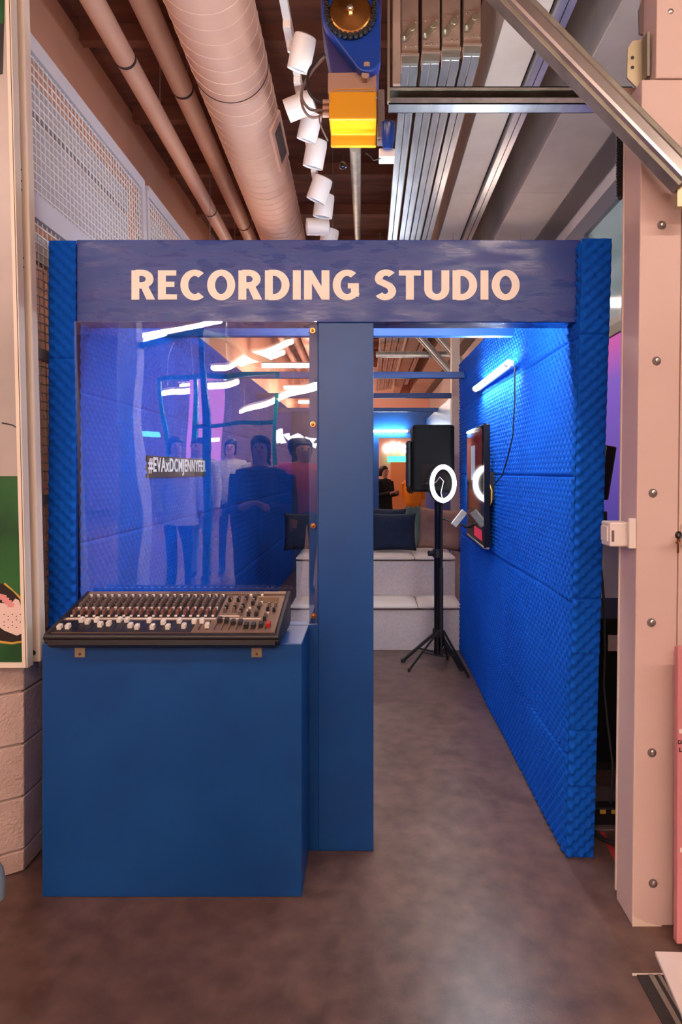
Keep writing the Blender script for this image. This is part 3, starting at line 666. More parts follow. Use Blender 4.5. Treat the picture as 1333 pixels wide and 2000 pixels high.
# ------------------------------------------------------------------ people
def person(name, loc, yaw, H, label, top_m, leg_m, hair='short', coat=None, pose='stand', hood=False):
    s = H/1.70
    J = {'pel':(0,0,.93),'spine':(0,.01,1.10),'chest':(0,.015,1.30),'neck':(0,0,1.455),'hb':(0,-.01,1.52),'head':(0,-.015,1.60),'crown':(0,0,1.665)}
    R = {'pel':(.15,.115),'spine':(.135,.10),'chest':(.155,.11),'neck':(.055,.055),'hb':(.065,.075),'head':(.078,.095),'crown':(.06,.07)}
    E = [('pel','spine'),('spine','chest'),('chest','neck'),('neck','hb'),('hb','head'),('head','crown')]
    for sd, sg_ in (('l',-1),('r',1)):
        J['sh'+sd] = (sg_*.165,.01,1.385)
        if pose == 'phone': el, wr_, hn = (sg_*.20,-.04,1.12), (sg_*.09,-.26,1.16), (sg_*.05,-.32,1.19)
        else: el, wr_, hn = (sg_*.225,.03,1.11), (sg_*.235,-.04,.88), (sg_*.235,-.055,.80)
        J['el'+sd], J['wr'+sd], J['hn'+sd] = el, wr_, hn
        J['hip'+sd] = (sg_*.085,0,.86); J['kn'+sd] = (sg_*.095,-.015,.49); J['an'+sd] = (sg_*.10,.025,.085); J['he'+sd] = (sg_*.10,.0,.045); J['to'+sd] = (sg_*.12,-.15,.032)
        R.update({'sh'+sd:(.068,.068),'el'+sd:(.046,.046),'wr'+sd:(.031,.03),'hn'+sd:(.036,.022),'hip'+sd:(.092,.10),'kn'+sd:(.062,.065),'an'+sd:(.042,.046),'he'+sd:(.045,.05),'to'+sd:(.038,.028)})
        E += [('chest','sh'+sd),('sh'+sd,'el'+sd),('el'+sd,'wr'+sd),('wr'+sd,'hn'+sd),('pel','hip'+sd),('hip'+sd,'kn'+sd),('kn'+sd,'an'+sd),('an'+sd,'he'+sd),('he'+sd,'to'+sd)]
        d = (Vector(hn)-Vector(wr_)).normalized(); ac = Vector((1,0,0)) if pose == 'phone' else Vector((0,1,0))
        for k in range(4):
            a = 'f%d%s' % (k, sd); b = 'g%d%s' % (k, sd); L = (.045,.052,.048,.038)[k]
            p = Vector(hn)+d*.03+ac*(k-1.5)*.019; J[a] = tuple(p); J[b] = tuple(p+d*L+Vector((-sg_*.012,0,0)))
            R[a] = (.0095,.0095); R[b] = (.0075,.0075); E += [('hn'+sd, a), (a, b)]
        a, b = 'ta'+sd, 'tb'+sd; p = Vector(wr_).lerp(Vector(hn), .55)-ac*.035; J[a] = tuple(p+d*.01); J[b] = tuple(p+d*.045-ac*.012); R[a] = (.011,.011); R[b] = (.009,.009); E += [('wr'+sd, a), (a, b)]
    ks = list(J); ix = {k: i for i, k in enumerate(ks)}
    me = bpy.data.meshes.new(name); me.from_pydata([Vector(J[k])*s for k in ks], [(ix[a], ix[b]) for a, b in E], [])
    ob = bpy.data.objects.new(name, me); COL.objects.link(ob)
    ob.modifiers.new('skin', 'SKIN')
    if not me.skin_vertices: 
        bpy.context.view_layer.objects.active = ob
    for i, k in enumerate(ks):
        sv = me.skin_vertices[0].data[i]; sv.radius = (R[k][0]*s, R[k][1]*s); sv.use_root = (k == 'pel')
    sb = ob.modifiers.new('sub', 'SUBSURF'); sb.levels = 2; sb.render_levels = 2
    dg = bpy.context.evaluated_depsgraph_get(); dg.update(); bme = bpy.data.meshes.new_from_object(ob.evaluated_get(dg))
    bpy.data.objects.remove(ob)
    root = T(name, loc, label, 'person'); root.rotation_euler = (0, 0, yaw)
    body = bpy.data.objects.new('body', bme); COL.objects.link(body); body.parent = root; ORG[body.name] = ORG[root.name]
    bme.materials.clear()
    for m_ in (M['skin'], top_m, leg_m, M['shoe']): bme.materials.append(m_)
    for p in bme.polygons:
        c = p.center/s; p.use_smooth = True
        wrx = min((c-Vector(J['hn'+q])).length for q in 'lr')
        p.material_index = 0 if (c.z > 1.45 or wrx < .115) else 1 if (c.z > .93 or abs(c.x) > .17 and c.z > .7) else 3 if c.z < .085 else 2
    def ell(rings, n=20):
        g = G(); vs = []
        for z, rx_, ry_, oy in rings:
            for k in range(n): an = 2*PI*k/n; vs.append((rx_*math.cos(an)*s, (ry_*math.sin(an)+oy)*s, z*s))
        fs = []
        for i in range(len(rings)-1):
            for k in range(n): k2 = (k+1) % n; fs.append((i*n+k, i*n+k2, (i+1)*n+k2, (i+1)*n+k))
        fs.append(tuple(range(n-1,-1,-1))); fs.append(tuple((len(rings)-1)*n+k for k in range(n)))
        return g.add(vs, fs)
    def child(nm_, g, m_):
        o = O(nm_, g, m_, None, smooth=True, local=True); o.parent = root; return o
    zb = 1.50 if hair == 'short' else 1.20
    hs = [(1.715,.02,.03,.01),(1.70,.062,.07,.012),(1.66,.088,.098,.016),(1.60,.093,.092,.032),(1.55,.088,.075,.045),(1.50,.078,.055,.055)]
    if hair == 'long': hs += [(1.42,.10,.055,.075),(1.28,.11,.045,.10),(1.15,.085,.03,.11)]
    child('hair', ell(hs), M['hair'])
    ns_ = ell([(1.615,.004,.004,-.108),(1.585,.011,.016,-.112),(1.575,.014,.012,-.105)], 8); child('nose', ns_, M['skin'])
    for q in (-1, 1):
        e_ = G().lathe(Vector((q*.031,-.098,1.61))*s, (0,-1,0), [(0,.010*s),(.006*s,.007*s),(.008*s,.002*s)], 8); child('eye', e_, M['black'])
    child('mouth', G().obox(Vector((0,-.099,1.55))*s, (.042*s,.006*s,.009*s)), M['print_pink'])
    if coat:
        zt, zh, m_ = coat
        child('coat', ell([(1.46,.07,.065,.005),(1.42,.15,.09,.01),(1.36,.205,.118,.012),(1.20,.205,.13,.012),(1.0,.20,.135,.01),(.8,.215,.15,.01)] if zh < .8 else [(1.46,.07,.065,.005),(1.42,.15,.09,.01),(1.36,.20,.12,.012),(1.20,.19,.13,.012),(1.02,.185,.132,.01),(zh,.175,.125,.01)], 24) if zh >= .8 else
              ell([(1.46,.07,.065,.005),(1.42,.15,.09,.01),(1.36,.21,.125,.012),(1.20,.21,.135,.012),(1.0,.205,.14,.01),(.8,.22,.155,.01),(zh,.235,.17,.01)], 24), m_)
        for q in (-1, 1):
            sd = 'l' if q < 0 else 'r'
            child('sleeve', G().tube([Vector(J['sh'+sd])*s, Vector(J['el'+sd])*s, Vector(J['wr'+sd])*s], [.085*s,.066*s,.055*s], 14), m_)
    if hood: child('hood', ell([(1.74,.03,.04,.02),(1.71,.09,.10,.02),(1.64,.122,.125,.035),(1.55,.125,.115,.05),(1.46,.14,.10,.055),(1.38,.16,.10,.05)]), coat[2])
    return root
person('person', (.82, 11.4, 0), PI*.86, 1.60, 'person in an orange jacket and pale jeans seen through the far opening', M['orange'], M['jeans'], 'long', (1.46, .98, M['orange']), 'phone')
person('person', (.29, 11.8, 0), PI*.25, 1.62, 'person all in black seen through the far opening, left of the orange jacket', M['coat_black'], M['coat_black'], 'short', (1.46, .7, M['coat_black']), 'phone')

# ------------------------------------------------------------------ ceiling services
def duct_pts(x0, Z, yA, yB, vx=693, vy=917, n=2):
    return [Vector((x0+(vx-VX)/F*y, y, EYE+Z+(VY-vy)/F*y)) for y in np.linspace(yA, yB, n)]
dk = T('ventilation_duct', (-.8, 8, 3.86), 'big spiral seam ventilation duct painted salmon', 'duct')
a, b = duct_pts(-.80, 2.60, -1.5, 19.5)
O('pipe', G().cyl(a, b, .242, n=48), M['duct'], dk, smooth=True)
rib = G(); turns = int((b-a).length/.115); pts = []
ax = (b-a).normalized(); e1 = ax.cross(Vector((0,0,1))).normalized(); e2 = e1.cross(ax)
for k in range(turns*28+1):
    an = 2*PI*k/28; pts.append(a+ax*(.115*k/28)+(e1*math.cos(an)+e2*math.sin(an))*.2425)
O('spiral_seam', rib.tube(pts, .0032, 4), M['duct_rib'], dk)
jr = G()
for y in (3.95, 8.2): 
    c = a+ax*((y-a.y)/ax.y); O('joint_band', G().torus(c, ax, .2435, .003, 48, 6), M['dark_brown'], dk)
for y, L in ((4.72, .62), (7.9, .4)):      # side grille facing the hall
    c = a+ax*((y-a.y)/ax.y); ang = math.radians(-22); nv = e1*math.cos(ang)*1+e2*math.sin(ang); 
    if nv.x < 0: nv = Vector((-nv.x, nv.y, nv.z))
    up = ax.cross(nv).normalized(); q = c+nv*.240
    vt = O('grille', G().hexa([q-ax*L/2-up*.085-nv*.02, q+ax*L/2-up*.085-nv*.02, q+ax*L/2+up*.085-nv*.02, q-ax*L/2+up*.085-nv*.02, q-ax*L/2-up*.085+nv*.012, q+ax*L/2-up*.085+nv*.012, q+ax*L/2+up*.085+nv*.012, q-ax*L/2+up*.085+nv*.012]), M['duct'], dk, bevel=.004)
    q2 = q+nv*.0125; l2 = L/2-.09
    O('opening', G().hexa([q2-ax*l2-up*.05-nv*.01, q2+ax*l2-up*.05-nv*.01, q2+ax*l2+up*.05-nv*.01, q2-ax*l2+up*.05-nv*.01, q2-ax*l2-up*.05, q2+ax*l2-up*.05, q2+ax*l2+up*.05, q2-ax*l2+up*.05]), M['dark_brown'], vt)
    nb = int(L/.03)
    for k in range(nb):
        p = q2-ax*l2+ax*(2*l2)*(k+.5)/nb; O('louvre', G().bar(p-up*.05, p+up*.05, .008, .006, up=nv), M['beam_dark'], vt)
for (x0, Z, r, lab, jy) in ((-1.54, 2.76, .070, 'slimmer salmon ceiling pipe nearest the left wall', (4.15, 6.6)), (-1.32, 2.93, .082, 'salmon ceiling pipe between the wall pipe and the big duct', (4.75, 7.4))):
    a, b = duct_pts(x0, Z, -1, 19.5, 690, 912)
    pp = T('ceiling_pipe', (a+b)/2, lab, 'pipe', 'salmon pipes along the ceiling')
    O('pipe', G().cyl(a, b, r, n=24), M['pipe'], pp, smooth=True)
    ax = (b-a).normalized()
    for y in jy: c = a+ax*((y-a.y)/ax.y); O('joint', G().cyl(c-ax*.012, c+ax*.012, r*1.03, n=24), M['dark_brown'], pp, smooth=True)
    for y in (4.9, 8.0):
        c = a+ax*((y-a.y)/ax.y); O('hanger', G().bar(c+Vector((0,0,r)), Vector((c.x, c.y, CEIL)), .008, .008), M['galv'], pp)
cdt = T('conduit', P(699,470,7.1), 'grey conduit running back below the yellow hoist box', 'conduit')
O('pipe', G().tube([P(694,285,3.6), P(699,470,7.1), P(703,560,9)], .034, 14), M['galv_dull'], cdt, smooth=True)
O('hanger', G().bar(P(699,470,7.1), Vector((P(699,470,7.1).x, 7.1, CEIL)), .01, .01), M['galv'], cdt)

# busways
for i, (pl_, pr_, pb) in enumerate(((785,818,108),(825,860,103),(864,900,96),(906,940,88))):
    d = 3.45; x0, x1, zb2 = X0(pl_, d), X0(pr_, d), Z0(pb, d)
    bwy = T('busway', ((x0+x1)/2, 8, zb2), ['leftmost', 'second from left', 'third from left', 'rightmost'][i]+' of the four busway runs with rotary handle box', 'busway', 'four parallel busways on the ceiling')
    Zt = 2.40-.0*i; zc = EYE+Zt
    bx = O('switch_box', G().box(x0, x1, d, d+.30, zb2, zb2+.62), M['steel_box'], bwy, bevel=.004)
    wv = x1-x0
    O('cover_plate', G().box(x0+.003, x1-.003, d-.006, d, zb2+.035, zb2+.19), M['steel_box'], bx, bevel=.002)
    O('lip', G().box(x0-.003, x1+.003, d-.012, d+.1, zb2-.006, zb2+.004), M['steel_box'], bx)
    hc = Vector((x0+wv*.62, d-.008, zb2+.135)); he = Vector((x0+wv*.12, d-.024, zb2+.076))
    hn_ = O('handle', G().bar(hc+Vector((0,-.014,0)), he, .012, .034, up=(1,0,-1)).cyl(hc, hc+Vector((0,-.026,0)), .020, n=14), M['zinc'], bx, bevel=.003)
    O('grip', G().lathe(he, (0,-1,0), [(0,.015),(.022,.013),(.030,.005)], 12), M['zinc'], hn_, smooth=True)
    O('base_ring', G().cyl(hc+Vector((0,.006,0)), hc+Vector((0,-.006,0)), .03, n=18), M['steel_box'], bx)
    for u, v in ((.18,.175),(.82,.178),(.22,.045),(.52,.045),(.82,.046)):
        O('screw', G().lathe((x0+wv*u, d-.006, zb2+v), (0,-1,0), [(0,.006),(.003,.005),(.004,.002)], 8), M['steel'], bx)
    O('collar', G().box(x0+.002, x1-.002, d-.001, d+.2, zb2-.045, zb2), M['galv_dull'], bwy)
    # twin bars run back horizontally at the level where they leave the collar
    zt = zb2-.05
    for k in range(2):
        c0 = x0+wv*(.02+.50*k); c1 = c0+wv*.44
        O('bar', G().box(c0, c1, d+.02, 17.5, zt, zt+.06), M['galv'], bwy, bevel=.002)
    O('web', G().box(x0+wv*.05, x1-wv*.05, d+.03, 17.5, zt+.02, zt+.11), M['beam_dark'], bwy)
    O('flange', G().box(x1-.006, x1+.003, d+.08, 17.5, zt+.012, zt+.08), M['galv_dull'], bwy)
    O('tap_box', G().box(x0, x1, 10.9, 11.2, zt-.03, zt+.2), M['steel_box'], bwy, bevel=.004)
    O('label_tag', G().box(x0-.004, x0-.0005, d-.002, d+.004, zb2-.10, zb2-.012), M['store_pink'], bwy)
tag(O('hanging_channel', G().box(X0(768,3.2), X0(783,3.2), 3.2, 3.3, Z0(165,3.2), CEIL), M['steel_box'], bevel=.004), 'vertical steel channel hanging left of the busway boxes', 'channel')
tag(O('hanger_rod', G().box(X0(757,2.74), X0(762,2.74), 2.74, 2.765, Z0(198,2.74), CEIL), M['zinc'], bevel=.001), 'thin vertical hanger strip at the left end of the cross strut', 'hanger')
def cchannel(name, p0, p1, wd, hg, label, m=M['galv_dull'], t=.004):
    o = T(name, (Vector(p0)+Vector(p1))/2, label, 'strut')
    p0 = Vector(p0); p1 = Vector(p1)
    O('back', G().box(p0.x, p1.x, p0.y+wd-t, p0.y+wd, p0.z, p0.z+hg), m, o)
    O('bottom_flange', G().box(p0.x, p1.x, p0.y, p0.y+wd, p0.z, p0.z+t), M['galv'], o); O('top_flange', G().box(p0.x, p1.x, p0.y, p0.y+wd, p0.z+hg-t, p0.z+hg), m, o)
    O('lip', G().box(p0.x, p1.x, p0.y, p0.y+t, p0.z, p0.z+hg*.36), M['galv'], o); O('lip', G().box(p0.x, p1.x, p0.y, p0.y+t, p0.z+hg*.80, p0.z+hg), m, o)
    for x in (p0.x+.05, p1.x-.06):
        if p0.y > 5: O('hanger', G().box(x, x+.012, p0.y+.03, p0.y+.042, p0.z+hg, CEIL), m, o)
    return o
d = 2.75; cchannel('cross_strut', (X0(760,d), d, Z0(203,d)), (X0(1236,d), d, Z0(203,d)), .07, .078, 'level steel channel strut crossing below the busways')
d = 8.7; cchannel('cross_strut', (X0(735,d), d, Z0(697,d)), (X0(890,d), d, Z0(697,d)), .07, .078, 'far steel channel strut seen through the doorway top')
# pale beams
for x0, x1, xs_, lab in ((.735, .965, 'strut', 'pale ceiling beam edged with a bright steel channel'), (1.32, 1.76, 'dark', 'wide pale ceiling beam nearest the column')):
    z = EYE+2.45
    bo = T('ceiling_beam', ((x0+x1)/2, 9, z), lab, 'beam', 'pale beams along the ceiling')
    O('web', G().box(x0, x1, .5, 19.8, z, z+.6), M['beam'], bo, bevel=.006)
    if xs_ == 'strut':
        O('edge_channel', G().box(x1+.012, x1+.052, 1.0, 17, z-.05, z+.02), M['galv'], bo); O('edge_channel', G().box(x1+.06, x1+.10, 1.0, 17, z-.045, z+.02), M['galv'], bo)
    else: O('lower_flange', G().box(x1, x1+.19, .5, 19.8, z-.01, z+.05), M['beam_dark'], bo)
    for y in (5.4,): O('seam', G().box(x0-.001, x1+.001, y, y+.012, z-.003, z+.6), M['beam'], bo)

# diagonal tube brace at the column, and two far ones
def diag(p0, p1, label, w1=.052, w2=.04):
    p0 = Vector(p0); p1 = Vector(p1); o = T('diagonal_brace', (p0+p1)/2, label, 'brace')
    t = (p1-p0).normalized(); n = t.cross(Vector((0,1,0))).normalized()
    if n.z < 0: n = -n
    O('tube', G().bar(p0, p1, .055, w1, up=n), M['steel'], o, bevel=.012)
    O('upper_channel', G().bar(p0+n*.043+Vector((0,.02,0)), p1+n*.043+Vector((0,.02,0)), .045, .028, up=n), M['galv_dull'], o, bevel=.004)
    O('lower_channel', G().bar(p0-n*.032+Vector((0,.012,0)), p1-n*.032+Vector((0,.012,0)), .05, .018, up=n), M['galv_dull'], o, bevel=.003)
    if p0.y > 5: O('hanger', G().box(p0.x-.01, p0.x+.01, p0.y-.01, p0.y+.01, p0.z, CEIL), M['galv'], o)
    return o
db = diag(P(900,-105,2.1), P(1345,352,1.93), 'thick steel diagonal brace in front of the pink column')
O('end_plate', G().box(X0(1319,1.97), X0(1372,1.97), 1.955, 1.975, Z0(408,1.97), Z0(330,1.97)), M['zinc'], db, bevel=.002)
diag(P(805,640,8.6), P(900,750,8.4), 'left one of two far diagonal braces above the studio')
diag(P(845,645,8.2), P(912,722,8.0), 'right one of two far diagonal braces above the studio')

# chain hoist
D = 2.6
def hx(px): return (px-VX)/F*D
def hz(py): return EYE+(VY-py)/F*D
ho = T('chain_hoist', (hx(690), D+.15, hz(285)), 'blue electric chain hoist with yellow control box', 'hoist')
O('housing', G().prism([(hx(x), D+.02, hz(y)) for x, y in ((625,-60),(627,30),(637,80),(648,140),(700,142),(742,110),(748,-60))], (0,.22,0)), M['hoist_blue_shaded'], ho, bevel=.008)
def hull2(c0, r0, c1, r1, n=18):
    pts = []; dv = Vector(c1)-Vector(c0); an = math.atan2(dv.y, dv.x); off = math.acos((r0-r1)/dv.length)
    for k in range(n+1): q = an+off+(2*PI-2*off)*k/n; pts.append((c0[0]+r0*math.cos(q), c0[1]+r0*math.sin(q)))
    for k in range(n+1): q = an-off+2*off*k/n; pts.append((c1[0]+r1*math.cos(q), c1[1]+r1*math.sin(q)))
    return pts
hp = hull2((686,22),57,(717,113),27)
O('arm', G().prism([P(x, y, D-.04) for x, y in hp], (0,.06,0)), M['hoist_blue'], ho, bevel=.006)
c = P(685, 27, D-.045)
O('sprocket', G().lathe(c, (0,-1,0), [(0,.088),(.010,.088),(.014,.080),(.020,.022),(.034,.016),(.036,.006)], 36), M['brass'], ho)
O('hub_bolt', G().lathe(c+Vector((0,-.034,0)), (0,-1,0), [(0,.012),(.006,.012),(.008,.005)], 6), M['steel'], ho)
lk = mesh_of('chain_link', G().cyl((0,0,0), (0,-.02,0), .0105, n=10).cyl((0,-.02,0),(0,-.026,0),.005, n=8), M['rubber'], True)
for k in range(17):
    an = PI*.93+k*(PI*1.14)/16; inst('chain_link', lk, ho, c+Vector((math.cos(an)*.099, 0, math.sin(an)*.099)))
for k in range(6):
    inst('chain_link', lk, ho, c+Vector((-.099, 0, .03+k*.022))); inst('chain_link', lk, ho, c+Vector((.099, 0, .03+k*.022)))
O('gearbox', G().hexa([(hx(641),D+.0,hz(182)),(hx(736),D+.0,hz(178)),(hx(736),D+.2,hz(178)),(hx(641),D+.2,hz(182)),(hx(641),D,hz(142)),(hx(735),D,hz(140)),(hx(735),D+.2,hz(140)),(hx(641),D+.2,hz(142))]), M['hoist_beige'], ho, bevel=.003)
O('shaft_nut', G().cyl((hx(714),D+.0,hz(155)), (hx(714),D-.03,hz(155)), .017, n=6).cyl((hx(717),D-.02,hz(142)),(hx(717),D-.02,hz(134)),.024,n=14), M['steel_box'], ho)
# control box seen from below: upper face, recessed underside, lower lip
prof = [(2.57,3.111),(2.57,2.993),(2.682,2.990),(2.682,2.940),(2.70,2.940),(2.70,3.111)]
cb = O('control_box', G().prism([(X0(643,2.57), y, z) for y, z in prof], (X0(736,2.57)-X0(643,2.57),0,0)), M['hoist_yellow'], ho, bevel=.006)
O('lid_rim', G().tube([(hx(649),2.569,hz(231)),(hx(648),2.569,hz(190)),(hx(655),2.569,hz(184)),(hx(728),2.569,hz(182)),(hx(733),2.569,hz(190)),(hx(733),2.569,hz(231))], .0022, 6), M['hoist_yellow'], cb)
for x, y in ((734,199),(645,206)): O('screw', G().lathe((hx(x),2.57,hz(y)), (0,-1,0), [(0,.005),(.004,.003)], 8), M['steel'], cb)
for y in (192, 204, 216): O('cable_gland', G().cyl((hx(646),D+.03,hz(y)), (hx(630),D+.03,hz(y)), .012, n=8), M['hoist_beige'], ho)
for i, pl2 in enumerate(([(632,192),(612,188),(601,168),(603,130),(622,100),(634,92)],[(632,207),(606,210),(590,190),(590,165),(604,130),(632,98)],[(632,217),(608,226),(592,208),(588,176),(594,148),(620,108),(634,100)],[(640,268),(628,246),(624,228),(626,215)])):
    P3 = [Vector((hx(x), D+.03-.02*math.sin(k), hz(y))) for k, (x, y) in enumerate(pl2)]
    sm_ = []
    for k in range(len(P3)-1):
        p0_, p1_, p2_, p3_ = P3[max(k-1,0)], P3[k], P3[k+1], P3[min(k+2,len(P3)-1)]
        for t in np.linspace(0, 1, 6, endpoint=False): sm_.append(.5*((2*p1_)+(p2_-p0_)*t+(2*p0_-5*p1_+4*p2_-p3_)*t*t+(3*p1_-p0_-3*p2_+p3_)*t**3))
    sm_.append(P3[-1]); O('cable', G().tube(sm_, .0058 if i < 3 else .0035, 8), M['rubber' if i < 1 else 'cable_grey'], ho, smooth=True)
bm_ = O('limit_motor', G().lathe((hx(758),D+.02,hz(286)), (0,-.25,1), [(0,.020),(.02,.026),(.05,.031),(.09,.032),(.10,.030),(.112,.012)], 20), M['motor_blue'], ho, smooth=True)
O('bracket', G().box(hx(737), hx(752), D+.03, D+.1, hz(262), hz(165)), M['beam_dark'], ho, bevel=.004)
O('terminal', G().box(hx(741), hx(772), D+.03, D+.09, hz(300), hz(282)), M['white_plastic'], ho, bevel=.004)
O('small_wire', G().tube([(hx(715),D+.05,hz(287)),(hx(725),D+.04,hz(296)),(hx(730),D+.04,hz(304)),(hx(745),D+.04,hz(300))], .003, 6), M['rubber'], ho, smooth=True)
O('counterweight', G().cyl((hx(669),D+.08,hz(285)),(hx(669),D+.08,hz(296)),.003, n=8).lathe((hx(669),D+.08,hz(312)),(0,0,1),[(0,.006),(.006,.015),(.02,.015),(.03,.008)],14), M['black_gloss'], ho, smooth=True)

# track with spot heads
TZ = 2.13
def trk(y): return Vector((-.181*TZ, y, EYE+TZ))
tr_ = tag(O('light_track', G().box(-.181*TZ-.018, -.181*TZ+.018, -2, 6.8, EYE+TZ-.012, EYE+TZ+.022), M['white_plastic']), 'thin white lighting track running back along the ceiling', 'lighting track')
def spot(i, px, py, d, aim, L, R_, label):
    c = P(px, py, d); a = Vector(aim).normalized()
    o = T('track_spotlight', c, label, 'spotlight', 'white spotlights on the ceiling track')
    b0 = c-a*L*.5; zt = EYE+TZ-.012
    O('head', G().lathe(b0, a, [(0,R_*.80),(.004,R_*.93),(L*.2,R_),(L-.003,R_),(L,R_*.97),(L-.004,R_*.90),(L*.72,R_*.55)], 24), M['spot_white'], o, smooth=True)
    O('reflector', G().lathe(b0+a*(L*.70), a, [(0,R_*.4),(L*.24,R_*.86),(L*.25,R_*.80),(.01,R_*.3)], 20), M['reflector'], o, smooth=True)
    O('rear_fins', G().lathe(b0-a*.006, a, [(0,R_*.5),(.003,R_*.74),(.006,R_*.74)], 12), M['beam_dark'], o)
    tx = Vector((-.181*TZ, c.y+.05, zt)); O('adapter', G().box(tx.x-.019, tx.x+.019, tx.y-.09, tx.y+.09, zt-.034, zt), M['spot_white'], o, bevel=.003)
    up = c+Vector((0,.03,0)); O('arm', G().tube([tx+Vector((0,0,-.03)), tx+Vector((0,0,-.07)), c], .012, 8), M['spot_white'], o, smooth=True)
heads = [(590,104,2.92,(-.28,.38,-.88),.150,.055,'nearest track spotlight, high beside the duct'),
 (586,207,3.33,(-.93,.1,-.32),.155,.058,'second track spotlight, turned to the duct'),
 (605,248,3.53,(-.28,.32,-.9),.15,.058,'third track spotlight, tilted below the second one'),
 (616,300,3.83,(-.22,.28,-.93),.165,.064,'fourth track spotlight, showing its silver reflector'),
 (625,370,4.31,(-.38,.22,-.9),.165,.070,'fifth track spotlight beside the grey conduit'),
 (633,402,4.58,(-.15,.2,-.95),.165,.072,'sixth track spotlight, partly behind the fifth'),
 (621,443,4.97,(-.97,-.2,-.05),.18,.066,'seventh track spotlight, pointing level to the left'),
 (643,466,5.22,(-.2,.18,-.95),.16,.075,'farthest track spotlight, just over the header')]
for i, h in enumerate(heads): spot(i, *h)

# ------------------------------------------------------------------ left cage and poster
def lean(x, z): return x-LEAN*(z-.8)
cgx = -1.305
def cage(y0, y1, z0, z1, bars, label):
    o = T('wire_mesh_panel', (cgx, (y0+y1)/2, z0), label, 'mesh panel', 'steel mesh panels on the left')
    w_ = .045
    def mem(ya, yb, za_, zb__): return G().hexa([(lean(cgx-.03,za_),ya,za_),(lean(cgx,za_),ya,za_),(lean(cgx,za_),yb,za_),(lean(cgx-.03,za_),yb,za_),(lean(cgx-.03,zb__),ya,zb__),(lean(cgx,zb__),ya,zb__),(lean(cgx,zb__),yb,zb__),(lean(cgx-.03,zb__),yb,zb__)])
    O('stile', mem(y0, y0+w_*.5, z0, z1), M['cage'], o); O('stile', mem(y1-w_, y1, z0, z1), M['cage'], o)
    for z, h in bars: O('rail', mem(y0+w_*.5, y1-w_, z-h/2, z+h/2), M['cage'], o)
    g = G(); y = y0
    while y < y1: g.bar((lean(cgx-.014,z0), y, z0), (lean(cgx-.014,z1), y, z1), .0044, .0044); y += .036
    z = z0
    while z < z1: g.bar((lean(cgx-.011,z), y0, z), (lean(cgx-.011,z), y1, z), .0044, .0044); z += .036
    tag(O('wire_mesh', g, M['wire'], o), None, None, None, 'stuff')
    for za_, zb__ in ((2.41, 2.53), (2.68, 3.00), (3.04, 3.17)):
        g = mem(y0+.03, y1-.13, za_, zb__); g.v = [(x-.055, y, z) for x, y, z in g.v]; O('backing_sheet', g, M['backing'], o)
    return o
bars = ((.83,.05),(1.405,.04),(2.0,.045),(2.60,.10),(3.26,.07))
cage(2.345, 3.75, .80, 3.295, bars, 'tall wire mesh panel nearest the viewer, beside the poster')
cage(3.79, 5.2, .80, 3.26, bars, 'second wire mesh panel, farther back along the cage')
ps = T('cage_post', (-1.285, 2.3, .8), 'cream steel post with bolt holes beside the poster', 'post')
pxa, pxb = X0(40,2.3), X0(78,2.3)
def lbox(x0, x1, y0, y1, z0, z1): return G().hexa([(lean(x0,z0),y0,z0),(lean(x1,z0),y0,z0),(lean(x1,z0),y1,z0),(lean(x0,z0),y1,z0),(lean(x0,z1),y0,z1),(lean(x1,z1),y0,z1),(lean(x1,z1),y1,z1),(lean(x0,z1),y1,z1)])
pxa, pxb = X0(57,2.29), X0(79,2.29)
O('tube', lbox(pxa, pxb, 2.29, 2.335, Z0(1293,2.29), 3.45), M['post'], ps, bevel=.006)
for py in (332, 354, 371, 504, 522):
    z = Z0(py, 2.29); O('bolt_hole', G().cyl((lean(pxa+.016,z),2.2895,z),(lean(pxa+.016,z),2.2885,z), .004, n=8), M['black'], ps)
z = Z0(1275, 2.29); O('bolt', G().lathe((lean(pxa+.016,z),2.29,z),(0,-1,0),[(0,.010),(.003,.009),(.0035,.005),(.002,.004)],12), M['rubber'], ps)
DQ = 2.22
po = T('framed_poster', (-1.6, DQ, .79), 'tall cream framed poster of a sneaker on green ground, cut by the left edge', 'poster')
qx1 = X0(54, DQ); qz0 = Z0(1305, DQ); qx0 = qx1-1.0; qz1 = 3.5
O('frame_edge', lbox(qx1-.020, qx1, DQ, DQ+.04, qz0, qz1), M['frame_cream'], po, bevel=.002)
O('frame_edge', lbox(qx1-.0055, qx1-.004, DQ-.0015, DQ+.0, qz0, qz1), M['dark_brown'], po)
O('frame_edge', lbox(qx0, qx1-.02, DQ, DQ+.04, qz0, qz0+.018), M['frame_cream'], po, bevel=.002)
O('frame_edge', lbox(qx0, qx0+.02, DQ, DQ+.04, qz0+.018, qz1), M['frame_cream'], po, bevel=.002)
O('frame_edge', lbox(qx0+.02, qx1-.02, DQ, DQ+.04, qz1-.02, qz1), M['frame_cream'], po, bevel=.002)
pr_ = O('print', lbox(qx0+.02, qx1-.02, DQ+.012, DQ+.03, qz0+.018, qz1-.02), M['poster_grey'], po)
O('picture', lbox(qx0+.02, qx1-.02, DQ+.0112, DQ+.012, qz0+.018, Z0(930,DQ)), M['poster_green'], pr_)
def pic(poly, m, h): 
    ye_ = DQ+.0112-h
    O('picture', G().prism([(X0(x, DQ), ye_, Z0(y, DQ)) for x, y in poly], (0,.0003,0)), M[m], pr_)
pic([(-60,1180),(0,1140),(10,1148),(30,1165),(44,1184),(45,1256),(20,1258),(-20,1250),(-60,1235)], 'print_dark', .0004)
pic([(4,1142),(22,1156),(36,1172),(45,1184),(45,1180),(36,1166),(20,1151),(6,1139)], 'print_yellow', .0006)
